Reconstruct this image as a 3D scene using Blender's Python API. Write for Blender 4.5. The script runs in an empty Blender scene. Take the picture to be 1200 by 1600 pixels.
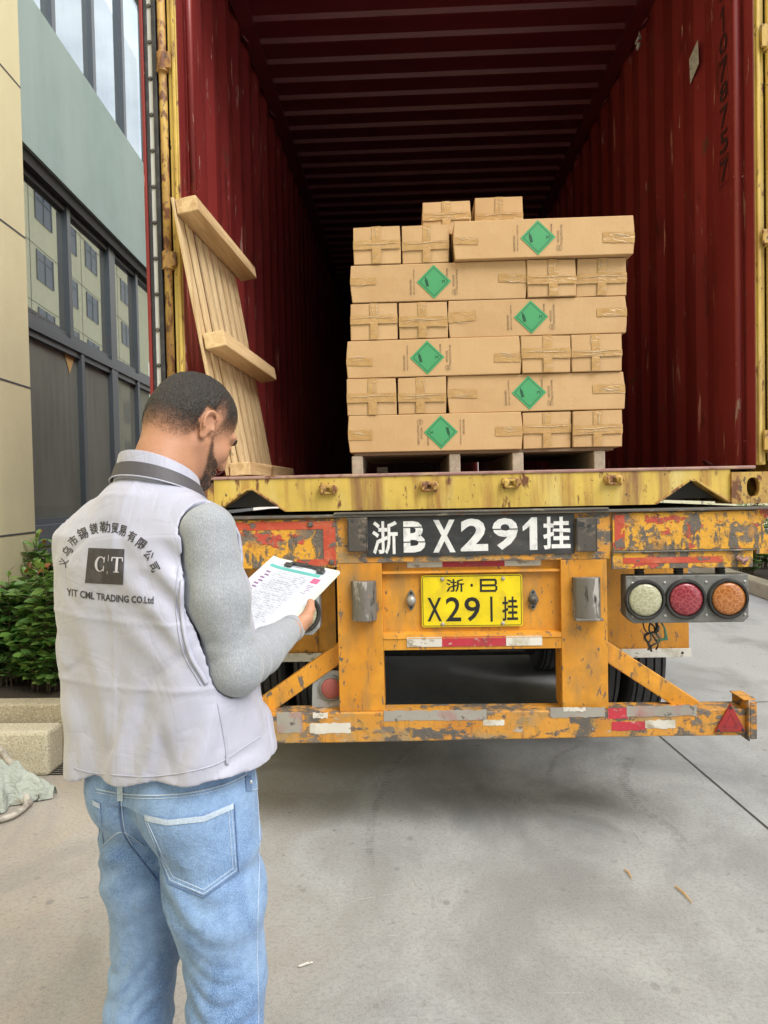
import bpy, math, random
import numpy as np
from mathutils import Vector, Matrix
from mathutils.bvhtree import BVHTree
R = math.radians
random.seed(7)
S = bpy.context.scene
COL = S.collection

# ------------------------------------------------------------------ camera
PSI, PITCH, ROLL, CX, CD, CH, FPX = .0361, .0268, .0206, -.2466, 2.9976, 1.47, 1121.1
_f = np.array([-math.sin(PSI)*math.cos(PITCH), math.cos(PSI)*math.cos(PITCH), -math.sin(PITCH)])
_r0 = np.array([math.cos(PSI), math.sin(PSI), 0.]); _u0 = np.cross(_r0, _f)
_r = math.cos(ROLL)*_r0 - math.sin(ROLL)*_u0; _u = np.cross(_r, _f)
CAM = np.array([CX, -CD, CH])
cd = bpy.data.cameras.new('camera'); cam = bpy.data.objects.new('camera', cd); COL.objects.link(cam)
m = Matrix.Identity(4)
for i in range(3):
    m[i][0] = _r[i]; m[i][1] = _u[i]; m[i][2] = -_f[i]; m[i][3] = CAM[i]
cam.matrix_world = m
cd.sensor_fit = 'VERTICAL'; cd.sensor_height = 36; cd.sensor_width = 27
cd.lens = FPX/1600*36; cd.clip_start = .05; cd.clip_end = 2000
S.camera = cam
S.render.resolution_x = 768; S.render.resolution_y = 1024

def ray(px, py): return _f + (px-600)/FPX*_r - (py-800)/FPX*_u
def P(px, py, Y=0.):
    d = ray(px, py); t = (Y-CAM[1])/d[1]; return CAM+t*d
def PZ(px, py, Z=0.):
    d = ray(px, py); t = (Z-CAM[2])/d[2]; return CAM+t*d
def PX(px, py, X):
    d = ray(px, py); t = (X-CAM[0])/d[0]; return CAM+t*d

# ------------------------------------------------------------------ world, sun, exposure
W = bpy.data.worlds.new('World'); S.world = W; W.use_nodes = True
nt = W.node_tree; bg = nt.nodes['Background']
sky = nt.nodes.new('ShaderNodeTexSky'); sky.sky_type = 'NISHITA'; sky.sun_disc = False
SUN_EL, SUN_AZ = R(50), R(132)        # azimuth clockwise from +Y
sky.sun_elevation = SUN_EL; sky.sun_rotation = SUN_AZ
sky.air_density = 1.0; sky.dust_density = 3.0; sky.ozone_density = 1.0
tc = nt.nodes.new('ShaderNodeTexCoord'); mp = nt.nodes.new('ShaderNodeMapping'); mp.inputs['Scale'].default_value = (1, 1, 2.2)
nz = nt.nodes.new('ShaderNodeTexNoise'); nz.inputs['Scale'].default_value = 2.1; nz.inputs['Detail'].default_value = 7; nz.inputs['Roughness'].default_value = .55
rp = nt.nodes.new('ShaderNodeValToRGB'); rp.color_ramp.elements[0].position = .36; rp.color_ramp.elements[1].position = .6
rp.color_ramp.elements[0].color = (.28, .28, .28, 1)
cl = nt.nodes.new('ShaderNodeMix'); cl.data_type = 'RGBA'; cl.inputs['B'].default_value = (9.5, 9.6, 9.9, 1)
nt.links.new(tc.outputs['Generated'], mp.inputs['Vector']); nt.links.new(mp.outputs['Vector'], nz.inputs['Vector'])
nt.links.new(nz.outputs['Fac'], rp.inputs['Fac']); nt.links.new(rp.outputs['Color'], cl.inputs['Factor'])
nt.links.new(sky.outputs['Color'], cl.inputs['A']); nt.links.new(cl.outputs['Result'], bg.inputs['Color'])
bg.inputs['Strength'].default_value = .13
sl = bpy.data.lights.new('sun', 'SUN'); so = bpy.data.objects.new('sun', sl); COL.objects.link(so)
sl.energy = 1.9; sl.angle = R(34); sl.color = (1, .98, .95)
sd = Vector((math.sin(SUN_AZ)*math.cos(SUN_EL), math.cos(SUN_AZ)*math.cos(SUN_EL), math.sin(SUN_EL)))
so.rotation_euler = sd.to_track_quat('Z', 'Y').to_euler(); so.location = (0, -8, 12)
S.view_settings.view_transform = 'Standard'; S.view_settings.look = 'None'
S.view_settings.exposure = .78; S.view_settings.gamma = 1
S.render.engine = 'CYCLES'; S.cycles.max_bounces = 8; S.cycles.diffuse_bounces = 4; S.cycles.transparent_max_bounces = 12
S.cycles.use_denoising = True

# ------------------------------------------------------------------ materials
class NT:
    def __init__(s, name):
        s.m = bpy.data.materials.new(name); s.m.use_nodes = True
        s.t = s.m.node_tree; s.b = s.t.nodes['Principled BSDF']; s.o = s.t.nodes['Material Output']
        s.tc = s.t.nodes.new('ShaderNodeTexCoord'); s.co = s.tc.outputs['Object']
    def n(s, t, **k):
        x = s.t.nodes.new(t)
        for a, v in k.items(): setattr(x, a, v)
        return x
    def l(s, a, b): s.t.links.new(a, b)
    def vec(s, scale, off=(0, 0, 0), rot=(0, 0, 0)):
        q = s.n('ShaderNodeMapping'); s.l(s.co, q.inputs[0])
        if not hasattr(scale, '__len__'): scale = (scale,)*3
        q.inputs['Scale'].default_value = scale; q.inputs['Location'].default_value = off; q.inputs['Rotation'].default_value = rot
        return q.outputs[0]
    def noise(s, scale=5, detail=5, rough=.6, off=(0, 0, 0), dist=0, rot=(0, 0, 0)):
        q = s.n('ShaderNodeTexNoise'); s.l(s.vec(scale, off, rot), q.inputs['Vector'])
        q.inputs['Scale'].default_value = 1; q.inputs['Detail'].default_value = detail; q.inputs['Roughness'].default_value = rough
        q.inputs['Distortion'].default_value = dist
        return q.outputs['Fac']
    def ramp(s, src, lo, hi, a=0., b=1.):
        q = s.n('ShaderNodeMapRange'); s.l(src, q.inputs['Value']); q.inputs['From Min'].default_value = lo; q.inputs['From Max'].default_value = hi
        q.inputs['To Min'].default_value = a; q.inputs['To Max'].default_value = b; return q.outputs[0]
    def math(s, op, a, b=None):
        q = s.n('ShaderNodeMath', operation=op)
        for i, v in enumerate((a, b)):
            if v is None: continue
            if isinstance(v, (int, float)): q.inputs[i].default_value = v
            else: s.l(v, q.inputs[i])
        return q.outputs[0]
    def mix(s, fac, a, b, mode='MIX'):
        q = s.n('ShaderNodeMix', data_type='RGBA', blend_type=mode)
        for k, v in (('Factor', fac), ('A', a), ('B', b)):
            i = [x for x in q.inputs if x.name == k and x.enabled][0]
            if isinstance(v, (int, float)): i.default_value = v
            elif isinstance(v, tuple): i.default_value = v if len(v) == 4 else v+(1,)
            else: s.l(v, i)
        return [x for x in q.outputs if x.enabled][0]
    def bump(s, src, strength=.3, dist=.01, prev=None):
        q = s.n('ShaderNodeBump'); q.inputs['Strength'].default_value = strength; q.inputs['Distance'].default_value = dist
        s.l(src, q.inputs['Height'])
        if prev is not None: s.l(prev, q.inputs['Normal'])
        return q.outputs[0]

def mat(name, col, rough=.6, metal=0, layers=(), bump=None, var=.12, vscale=3, spec=.5, lb=0.0, sheen=0, coat=0):
    """layers: (colour, scale, lo, hi[, detail, offset]) patches of another colour chosen by noise"""
    t = NT(name); b = t.b
    v = t.noise(vscale, 4, .6, (3, 1, 7))
    c = t.mix(t.ramp(v, .3, .7), tuple(x*(1-var) for x in col), tuple(min(1, x*(1+var)) for x in col))
    nor = None; i = 0
    for L in layers:
        i += 1
        cc, sc, lo, hi = L[:4]; det = L[4] if len(L) > 4 else 6; off = L[5] if len(L) > 5 else (i*3.7, i*1.3, i*2.1)
        f = t.ramp(t.noise(sc, det, .62, off), lo, hi)
        f.node.clamp = True
        c = t.mix(f, c, cc)
        if lb: nor = t.bump(f, lb, .002, nor)
    t.l(c, b.inputs['Base Color'])
    b.inputs['Roughness'].default_value = rough; b.inputs['Metallic'].default_value = metal
    b.inputs['Specular IOR Level'].default_value = spec
    if sheen: b.inputs['Sheen Weight'].default_value = sheen
    if coat: b.inputs['Coat Weight'].default_value = coat
    if bump: nor = t.bump(t.noise(bump[0], 6, .6), bump[1], bump[2] if len(bump) > 2 else .01, nor)
    if nor is not None: t.l(nor, b.inputs['Normal'])
    return t.m

RUST = (.16, .06, .025); GR = (.12, .105, .09)
M = {}
M['red'] = mat('container_red_paint', (.25, .034, .031), .38, layers=[((.18, .018, .016), (1.2, 1.2, .5), .45, .75), ((.5, .22, .17), (26, 22, 2.4), .645, .67, 9), ((.10, .02, .015), (12, 12, 2.2), .60, .68, 8), ((.50, .30, .24), (60, 45, 7), .70, .72, 5), ((.42, .27, .22), (30, 24, 5), .66, .68, 9), ((.12, .05, .03), (5, 5, 5), .64, .70, 9)], bump=(9, .12), vscale=1.2, spec=.4)
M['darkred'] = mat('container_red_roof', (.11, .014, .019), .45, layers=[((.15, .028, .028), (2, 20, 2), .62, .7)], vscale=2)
M['contfloor'] = mat('plywood_floor', (.20, .11, .06), .7, layers=[((.08, .05, .03), (3, .6, 3), .5, .7)])
M['cyellow'] = mat('container_yellow_paint', (.60, .42, .085), .5, layers=[((.66, .54, .22), (8, 8, 1.2), .5, .8), ((.34, .16, .04), (14, 14, 1.6), .50, .70, 7), ((.24, .12, .05), (9, 9, 1.0), .56, .72, 7), (RUST, (24, 24, 9), .60, .66, 8), ((.09, .06, .04), (60, 60, 30), .66, .7, 4)], bump=(40, .25, .004), vscale=6, lb=.15)
M['cyrust'] = mat('container_yellow_rusty', (.52, .34, .08), .6, layers=[((.36, .18, .06), (9, 9, 4), .42, .62, 7), (RUST, (26, 26, 16), .50, .58, 8), ((.10, .07, .05), (50, 50, 30), .6, .66, 4)], bump=(50, .4, .004), vscale=6, lb=.25)
M['lip'] = mat('worn_sill_lip', (.36, .22, .18), .6, layers=[((.5, .36, .2), (8, 30, 30), .5, .6), (RUST, (20, 40, 40), .56, .64), ((.30, .16, .15), (6, 20, 20), .4, .6)], bump=(60, .3, .003))
M['orange'] = mat('chassis_orange_paint', (.64, .29, .03), .45, layers=[((.56, .21, .012), (3, 3, 1.1), .42, .7), ((.20, .11, .05), (28, 28, 1.6), .60, .78, 5), ((.30, .13, .03), (30, 30, 14), .615, .64, 8, (2, 2, 2)), ((.15, .13, .11), (30, 30, 14), .64, .66, 8, (2, 2, 2)), ((.30, .18, .07), (6, 6, 2.4), .54, .74, 8), ((.13, .10, .07), (18, 18, 3), .64, .72, 8), (GR, (34, 34, 16), .63, .66, 8), ((.06, .05, .045), (70, 70, 60), .70, .72, 4)], bump=(12, .2), vscale=11, var=.2, lb=.25)
M['orange_worn'] = mat('chassis_orange_worn', (.62, .285, .04), .5, layers=[((.5, .2, .03), (5, 5, 4), .48, .7), ((.20, .11, .05), (26, 26, 1.8), .58, .76, 5), ((.30, .13, .03), (14, 14, 20), .55, .575, 10, (2, 2, 2)), ((.17, .145, .12), (14, 14, 20), .575, .59, 10, (2, 2, 2)), ((.36, .25, .12), (5, 5, 9), .50, .66, 8), (GR, (9, 9, 16), .535, .575, 9), ((.40, .22, .05), (40, 40, 20), .55, .68, 6), ((.42, .37, .31), (11, 11, 20), .655, .67, 7), ((.07, .06, .05), (60, 60, 60), .66, .69, 4)], bump=(18, .3), vscale=4, lb=.35)
M['peel'] = mat('chassis_peeling_paint', (.16, .13, .10), .6, layers=[((.68, .34, .03), (9, 9, 12), .44, .47, 12), ((.45, .22, .05), (16, 16, 13), .52, .64, 9), ((.50, .07, .045), (9, 9, 16), .565, .585, 12), ((.13, .11, .09), (20, 20, 7), .535, .575, 12), ((.25, .18, .11), (50, 50, 40), .56, .66, 6), ((.58, .50, .40), (22, 22, 40), .70, .715, 6)], bump=(30, .5), vscale=6, lb=.8)
M['steel'] = mat('grimy_steel', (.13, .12, .105), .55, .3, layers=[((.30, .27, .22), (12, 12, 30), .58, .66), (RUST, (14, 14, 14), .6, .7)], bump=(40, .4, .004))
M['peelred'] = mat('peeling_red_band', (.50, .07, .035), .5, layers=[((.56, .16, .08), (9, 9, 9), .5, .7), ((.15, .12, .1), (13, 13, 17), .57, .59, 9), ((.66, .32, .03), (20, 20, 20), .62, .64, 8), ((.6, .5, .42), (30, 30, 60), .7, .71, 6)], bump=(30, .5), lb=.8)
M['galv'] = mat('galvanised_metal', (.42, .41, .38), .45, .5, layers=[((.2, .18, .16), 18, .55, .7)], bump=(30, .2))
M['rubber'] = mat('black_rubber', (.022, .022, .022), .65, layers=[((.07, .065, .06), 12, .5, .75)], bump=(30, .3))
M['tyre'] = mat('tyre_rubber', (.035, .035, .037), .75, layers=[((.075, .07, .065), 8, .5, .75)], bump=(60, .3))
M['pad'] = mat('grimy_rubber_pad', (.075, .065, .055), .7, layers=[((.20, .16, .12), (14, 14, 18), .55, .65), ((.03, .03, .03), 22, .55, .65)], bump=(50, .6, .004))
M['buffer'] = mat('worn_buffer_steel', (.17, .155, .135), .55, .2, layers=[((.42, .40, .36), (22, 22, 6), .57, .63, 8), ((.05, .045, .04), (30, 30, 8), .56, .64), ((.5, .2, .05), (30, 30, 30), .68, .7)], bump=(40, .5, .004))
M['board'] = mat('black_painted_board', (.028, .029, .031), .5, layers=[((.075, .072, .068), (5, 5, 14), .48, .75), ((.16, .14, .11), 24, .66, .7)], bump=(25, .2))
M['stencil'] = mat('white_spray_paint', (.74, .74, .73), .6, layers=[((.50, .50, .50), 30, .5, .72), ((.12, .12, .12), 60, .70, .73)])
M['plate'] = mat('plate_yellow', (.80, .62, .008), .35, layers=[((.62, .46, .02), 12, .5, .7), ((.35, .25, .05), (50, 50, 30), .69, .71)], spec=.5, vscale=8)
M['wallink'] = mat('faded_black_stencil', (.045, .014, .014), .6)
M['ink'] = mat('black_ink', (.012, .012, .012), .5, layers=[((.05, .05, .04), 60, .62, .7)])
M['tapered'] = mat('reflective_red', (.48, .035, .055), .35, layers=[((.30, .05, .05), 18, .5, .7), ((.5, .35, .3), (40, 40, 60), .6, .68, 8), ((.7, .5, .45), (60, 60, 60), .7, .72)], bump=(200, .1, .001))
M['tapewht'] = mat('reflective_white', (.66, .63, .56), .35, layers=[((.30, .26, .2), (22, 22, 40), .56, .64, 8), ((.4, .36, .25), 12, .5, .7)], bump=(200, .1, .001))
M['tapegrey'] = mat('faded_tape', (.33, .31, .27), .5, layers=[((.36, .20, .18), (5, 5, 5), .5, .6), (GR, 26, .6, .66)], bump=(60, .3, .003))
M['lampgrey'] = mat('lamp_box_grey', (.155, .155, .145), .45, layers=[((.28, .27, .25), 10, .55, .7), ((.09, .085, .08), 30, .58, .68)], bump=(30, .15))
M['galvlamp'] = mat('lamp_box_galvanised', (.36, .37, .37), .42, .3, layers=[((.5, .5, .5), 10, .55, .7), ((.2, .19, .18), 30, .6, .7)], bump=(30, .15))
def lens(name, c, c2):
    t = NT(name); v = t.n('ShaderNodeTexVoronoi', feature='DISTANCE_TO_EDGE'); t.l(t.vec((50, 50, 62), rot=(0, .7, 0)), v.inputs['Vector']); v.inputs['Scale'].default_value = 1
    f = t.ramp(v.outputs['Distance'], .02, .12); f.node.clamp = True
    t.l(t.mix(f, c2, c), t.b.inputs['Base Color']); t.b.inputs['Roughness'].default_value = .22
    t.b.inputs['Coat Weight'].default_value = .4
    t.l(t.bump(f, .25, .0015), t.b.inputs['Normal']); return t.m
M['lensw'] = lens('lens_cream', (.36, .35, .22), (.50, .49, .35))
M['lensr'] = lens('lens_red', (.22, .018, .030), (.36, .06, .07))
M['lensa'] = lens('lens_amber', (.34, .11, .02), (.50, .20, .06))
M['dullred'] = mat('dull_red_lens', (.34, .09, .08), .5, layers=[((.25, .12, .1), 30, .5, .7)])
M['dkred'] = mat('triangle_red', (.34, .025, .025), .35, layers=[((.18, .03, .03), 30, .5, .7)], bump=(60, .2, .002))
M['cable'] = mat('cable_black', (.02, .022, .02), .5)
M['cableg'] = mat('cable_green', (.05, .16, .10), .5)
M['cream'] = mat('cream_plaster', (.82, .745, .47), .9, layers=[((.74, .665, .41), (.8, .8, .3), .5, .8)], bump=(130, .55, .006), var=.05)
M['teal'] = mat('teal_plaster', (.31, .41, .395), .9, layers=[((.36, .455, .44), (1.8, 1.8, .25), .45, .7)], bump=(110, .35, .005), var=.07)
M['groove'] = mat('groove_dark', (.10, .10, .10), .8)
M['alu'] = mat('window_aluminium', (.10, .115, .13), .38, .4, var=.05)
M['darkframe'] = mat('window_head_dark', (.02, .02, .02), .7)
M['base'] = mat('dark_granite_base', (.12, .14, .16), .5, layers=[((.2, .22, .24), 60, .6, .7)])
M['room'] = mat('room_inside', (.30, .29, .22), .9, layers=[((.25, .24, .2), (2.2, 2.2, .2), .5, .6)])
M['granite'] = mat('granite_kerb', (.46, .40, .27), .85, layers=[((.27, .23, .15), 120, .52, .62, 3), ((.62, .57, .44), 100, .58, .66, 3), ((.40, .28, .14), 4, .55, .75)], bump=(140, .5, .004))
M['granite2'] = mat('granite_block', (.56, .51, .37), .85, layers=[((.33, .29, .2), 130, .52, .62, 3), ((.72, .68, .56), 110, .58, .66, 3)], bump=(140, .5, .004))
M['soil'] = mat('soil', (.06, .045, .03), .95, bump=(40, 1, .03))
M['twig'] = mat('shrub_bark', (.20, .15, .10), .9)
M['iron'] = mat('cast_iron', (.05, .045, .04), .7)
M['cloth'] = mat('tarp_cloth', (.42, .46, .40), .7, layers=[((.30, .33, .28), (10, 10, 10), .5, .65), ((.33, .26, .18), 8, .62, .75)], bump=(22, 1.0, .03))
M['hose'] = mat('canvas_hose', (.45, .42, .36), .75, layers=[((.22, .19, .16), 20, .5, .65)], bump=(40, .4, .004))
M['stick'] = mat('straw', (.55, .34, .14), .8)
M['paper'] = mat('sheet_paper', (.60, .63, .70), .6, var=.02)
M['clipb'] = mat('clipboard_plastic', (.66, .66, .58), .3, var=.03)
M['teal2'] = mat('printed_teal', (.12, .46, .42), .6)
M['gridink'] = mat('printed_lines', (.33, .35, .40), .6)
M['pinkink'] = mat('printed_pink', (.66, .12, .24), .6)
M['purpink'] = mat('stamp_purple', (.28, .16, .30), .6)
M['chrome'] = mat('clip_metal', (.16, .16, .17), .3, .8)
M['green'] = mat('label_green', (.065, .33, .13), .5, var=.06)
M['dgreen'] = mat('label_dark', (.015, .085, .04), .5)
M['print'] = mat('carton_ink', (.13, .085, .05), .7, layers=[((.3, .2, .12), 90, .5, .6)])
M['whitepaper'] = mat('white_label', (.62, .60, .55), .7, layers=[((.25, .24, .22), (200, 200, 90), .5, .6)])
M['seam'] = mat('shadow_gap_board', (.16, .09, .045), .9)

def cardboard():
    t = NT('cardboard')
    oi = t.n('ShaderNodeObjectInfo')
    v = t.noise((5, 5, 5), 5, .6)
    c = t.mix(t.ramp(v, .3, .7), (.49, .305, .148), (.57, .375, .195))
    c = t.mix(t.ramp(oi.outputs['Random'], 0, 1, 0, .35), c, (.62, .40, .195))
    fine = t.noise((260, 260, 12), 2, .5)
    c = t.mix(t.ramp(fine, .4, .7, 0, .10), c, (.42, .25, .11))
    sc = t.ramp(t.noise((30, 30, 90), 6, .7, (4, 4, 4)), .70, .74, 0, .5); sc.node.clamp = True
    c = t.mix(sc, c, (.36, .22, .11))
    t.l(c, t.b.inputs['Base Color']); t.b.inputs['Roughness'].default_value = .7; t.b.inputs['Specular IOR Level'].default_value = .25
    n = t.bump(fine, .10, .002); n = t.bump(t.noise(14, 5, .6), .25, .006, n); n = t.bump(t.noise((50, 50, 160), 4, .6, (9, 2, 2)), .12, .003, n)
    t.l(n, t.b.inputs['Normal']); return t.m
M['card'] = cardboard()
def tape_m():
    t = NT('packing_tape')
    c = t.mix(t.ramp(t.noise(30, 4, .6), .35, .65), (.45, .265, .10), (.53, .33, .14))
    t.l(c, t.b.inputs['Base Color']); t.b.inputs['Roughness'].default_value = .16; t.b.inputs['Specular IOR Level'].default_value = .6
    p = t.math('ABSOLUTE', t.math('SUBTRACT', t.noise((9, 9, 34), 3, .5, (3, 3, 3), dist=.8), .5)); p = t.ramp(p, 0, .035); p.node.clamp = True
    n = t.bump(p, .30, .003); n = t.bump(t.noise((25, 25, 60), 3, .5), .10, .003, n)
    t.l(n, t.b.inputs['Normal']); return t.m
M['tape'] = tape_m()
M['glint_wrinkle'] = mat('lifted_tape_glint', (.62, .50, .34), .10, spec=.8, coat=.8)  # pale colour stands in for sky reflections on the raised tape
def wood(name, a, b, ax):
    t = NT(name)
    sc = [30, 30, 30]; sc[ax] = 1.4
    g = t.noise(tuple(sc), 6, .65, dist=.6)
    c = t.mix(t.ramp(g, .35, .65), a, b)
    sc2 = [160, 160, 160]; sc2[ax] = 5
    f = t.noise(tuple(sc2), 3, .6); c = t.mix(t.ramp(f, .45, .75, 0, .35), c, tuple(x*.55 for x in a))
    k = t.ramp(t.noise((6, 6, 6), 3, .5, (5, 8, 1)), .66, .72); k.node.clamp = True
    c = t.mix(k, c, (.30, .17, .07))
    oi = t.n('ShaderNodeObjectInfo'); c = t.mix(t.ramp(oi.outputs['Random'], 0, 1, 0, .4), c, tuple(min(1, x*1.15) for x in b))
    t.l(c, t.b.inputs['Base Color']); t.b.inputs['Roughness'].default_value = .75
    t.l(t.bump(f, .35, .002, t.bump(g, .2, .003)), t.b.inputs['Normal']); return t.m
M['woodz'] = wood('pine_upright', (.50, .32, .15), (.76, .58, .33), 2)
M['woody'] = wood('pine_lengthwise', (.46, .28, .12), (.74, .53, .28), 1)
M['oldwood'] = wood('weathered_pallet_wood', (.30, .24, .18), (.46, .38, .29), 1)
M['oldwoodx'] = wood('weathered_deck_wood', (.16, .10, .06), (.24, .16, .10), 0)

def leafm(name, a, b):
    t = NT(name); oi = t.n('ShaderNodeNewGeometry')
    c = t.mix(oi.outputs['Random Per Island'], a, b)
    t.l(c, t.b.inputs['Base Color']); t.b.inputs['Roughness'].default_value = .38
    tr = t.n('ShaderNodeBsdfTranslucent'); t.l(c, tr.inputs['Color']); mx = t.n('ShaderNodeMixShader'); mx.inputs[0].default_value = .25
    t.l(t.b.outputs[0], mx.inputs[1]); t.l(tr.outputs[0], mx.inputs[2]); t.l(mx.outputs[0], t.o.inputs['Surface']); return t.m
M['leaf'] = leafm('shrub_leaves', (.045, .15, .025), (.20, .34, .09))
M['leafy'] = leafm('young_leaves', (.14, .30, .05), (.30, .42, .10))
M['leafr'] = leafm('red_shoots', (.35, .09, .03), (.45, .16, .04))
M['leafdry'] = leafm('dry_leaves', (.34, .24, .14), (.5, .38, .25))

def glass(name, tint, refl, rough=.02, dirt_light=(.03, .22)):
    t = NT(name); t.t.nodes.remove(t.b)
    tr = t.n('ShaderNodeBsdfTransparent'); tr.inputs[0].default_value = tint+(1,)
    gl = t.n('ShaderNodeBsdfGlossy'); gl.inputs['Roughness'].default_value = rough; gl.inputs['Color'].default_value = (.78, .87, .93, 1)
    t.l(t.bump(t.noise((1.5, 1.5, 1.2), 2, .5), .01, .01), gl.inputs['Normal'])
    df = t.n('ShaderNodeBsdfDiffuse'); df.inputs[0].default_value = (.36, .37, .32, 1)
    d1 = t.ramp(t.noise((1.6, 1.6, .7), 5, .6), .3, .7, *dirt_light)  # dirt film, raised to paint room light and pale sky reflection into panes
    m1 = t.n('ShaderNodeMixShader'); m1.inputs[0].default_value = refl; t.l(tr.outputs[0], m1.inputs[1]); t.l(gl.outputs[0], m1.inputs[2])
    m2 = t.n('ShaderNodeMixShader'); t.l(d1, m2.inputs[0]); t.l(m1.outputs[0], m2.inputs[1]); t.l(df.outputs[0], m2.inputs[2])
    t.l(m2.outputs[0], t.o.inputs['Surface']); return t.m
M['glass_up'] = glass('coated_glass', (.30, .36, .38), .50)
M['glass_mid'] = glass('window_glass', (.40, .44, .42), .50, .008, (.12, .28))
M['glass_low'] = glass('dusty_lightened_glass', (.42, .44, .36), .16, .01, (.38, .55))  # dust share set high so its colour lightens the lower panes

def concrete():
    t = NT('yard_concrete'); g = t.co
    big = t.noise((.55, .55, .55), 5, .6); med = t.noise((2.6, 1.7, 2), 7, .68, (4, 2, 0), dist=.5); fin = t.noise(70, 4, .7); grit = t.noise(260, 2, .6)
    c = t.mix(t.ramp(med, .38, .62), (.175, .186, .197), (.345, .36, .37))
    w = t.ramp(big, .42, .62, 0, .45); w.node.clamp = True
    c = t.mix(w, c, (.35, .35, .335))
    sep = t.n('ShaderNodeSeparateXYZ'); t.l(t.co, sep.inputs[0])
    lf = t.ramp(t.math('ADD', sep.outputs[0], t.math('MULTIPLY', t.math('SUBTRACT', med, .5), 2.0)), -.5, -2.2, 0, .8); lf.node.clamp = True
    c = t.mix(lf, c, (.46, .365, .255))
    rt = t.ramp(sep.outputs[0], 1.35, 2.4, 0, .65); rt.node.clamp = True
    c = t.mix(rt, c, (.55, .545, .52))
    # darker oil-grey stain where lorries stand
    st = t.ramp(t.noise((1.1, .7, 1), 6, .65, (1.4, .3, 0), dist=1.0), .48, .66, 0, .62); st.node.clamp = True
    c = t.mix(st, c, (.15, .152, .155))
    sp = t.ramp(t.noise(20, 3, .5, (2, 5, 0)), .69, .71, 0, .6); sp.node.clamp = True
    c = t.mix(sp, c, (.13, .125, .12))
    v = t.n('ShaderNodeTexVoronoi'); t.l(t.vec((6.5, 5.2, 6)), v.inputs['Vector']); v.inputs['Scale'].default_value = 1; v.inputs['Randomness'].default_value = 1
    vs = t.ramp(t.math('ADD', v.outputs['Distance'], t.math('MULTIPLY', fin, .10)), .155, .125, 0, 1); vs.node.clamp = True
    vm = t.ramp(t.noise(.9, 2, .5, (7, 1, 0)), .44, .52); vm.node.clamp = True
    c = t.mix(t.math('MULTIPLY', t.math('MULTIPLY', vs, vm), .65), c, (.12, .12, .12))
    # long scratches
    wv = t.ramp(t.noise((1.2, 40, 1), 4, .7, (0, 0, 0), dist=.8, rot=(0, 0, .9)), .66, .69, 0, .35); wv.node.clamp = True
    c = t.mix(wv, c, (.50, .49, .46))
    c = t.mix(t.ramp(grit, .35, .7, 0, .55), c, (.48, .47, .44))
    c = t.mix(t.ramp(fin, .48, .72, 0, .5), c, (.16, .155, .145))
    t.l(c, t.b.inputs['Base Color']); t.l(t.ramp(med, .3, .7, .5, .75), t.b.inputs['Roughness']); t.b.inputs['Specular IOR Level'].default_value = .35
    n = t.bump(grit, .25, .003); n = t.bump(fin, .25, .006, n); n = t.bump(med, .15, .02, n); t.l(n, t.b.inputs['Normal']); return t.m
M['concrete'] = concrete()

def skin_m():
    t = NT('skin')
    c = t.mix(t.ramp(t.noise(12, 4, .6), .3, .7), (.44, .215, .125), (.52, .27, .165))
    c = t.mix(t.ramp(t.noise(160, 3, .6), .5, .8, 0, .35), c, (.36, .16, .09))
    t.l(c, t.b.inputs['Base Color']); t.b.inputs['Roughness'].default_value = .48; t.b.inputs['Specular IOR Level'].default_value = .4
    t.b.inputs['Subsurface Weight'].default_value = .12; t.b.inputs['Subsurface Radius'].default_value = (.012, .005, .003); t.b.inputs['Subsurface Scale'].default_value = .6
    t.l(t.bump(t.noise(240, 3, .6), .12, .001), t.b.inputs['Normal']); return t.m
M['skin'] = skin_m()
def hair_m():
    t = NT('short_hair')
    at = t.n('ShaderNodeAttribute'); at.attribute_name = 'dens'
    n = t.noise((420, 420, 130), 2, .6, rot=(.5, 0, -1.0)); n2 = t.noise(90, 3, .6)
    c = t.mix(t.ramp(n, .35, .65), (.006, .005, .005), (.045, .037, .032))
    t.l(c, t.b.inputs['Base Color']); t.b.inputs['Roughness'].default_value = .55
    t.l(t.bump(n, .8, .006, t.bump(t.noise((150, 150, 60), 3, .6, rot=(.5, 0, -1.0)), .6, .006)), t.b.inputs['Normal'])
    # the hair thins out to single stubs where 'dens' falls
    d = t.math('ADD', at.outputs['Fac'], t.math('MULTIPLY', t.math('SUBTRACT', t.noise(480, 2, .6, (2, 2, 2)), .5), 1.5))
    d = t.math('ADD', d, t.math('MULTIPLY', t.math('SUBTRACT', n2, .5), .35))
    a = t.ramp(d, .38, .95); a.node.clamp = True
    t.l(a, t.b.inputs['Alpha']); return t.m
M['hair'] = hair_m()
def vest_m():
    t = NT('vest_polyester')
    c = t.mix(t.ramp(t.noise(6, 4, .6), .3, .7), (.385, .395, .49), (.455, .46, .555))
    t.l(c, t.b.inputs['Base Color']); t.b.inputs['Roughness'].default_value = .40; t.b.inputs['Specular IOR Level'].default_value = .45
    t.b.inputs['Sheen Weight'].default_value = .25
    a = t.noise((7, 7, 3.2), 3, .5, dist=1.8); a = t.math('ABSOLUTE', t.math('SUBTRACT', a, .5))
    a = t.ramp(a, 0, .10); a.node.clamp = True
    b2 = t.noise((3, 3, 9), 3, .5, (5, 1, 2), dist=1.2, rot=(.5, .4, 0)); b2 = t.math('ABSOLUTE', t.math('SUBTRACT', b2, .5)); b2 = t.ramp(b2, 0, .05); b2.node.clamp = True
    n = t.bump(a, .12, .008); n = t.bump(b2, .10, .005, n); n = t.bump(t.noise(55, 4, .6), .16, .003, n)
    n = t.bump(t.noise((900, 900, 900), 1, .5), .05, .0005, n)
    t.l(n, t.b.inputs['Normal']); return t.m
M['vest'] = vest_m()
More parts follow.
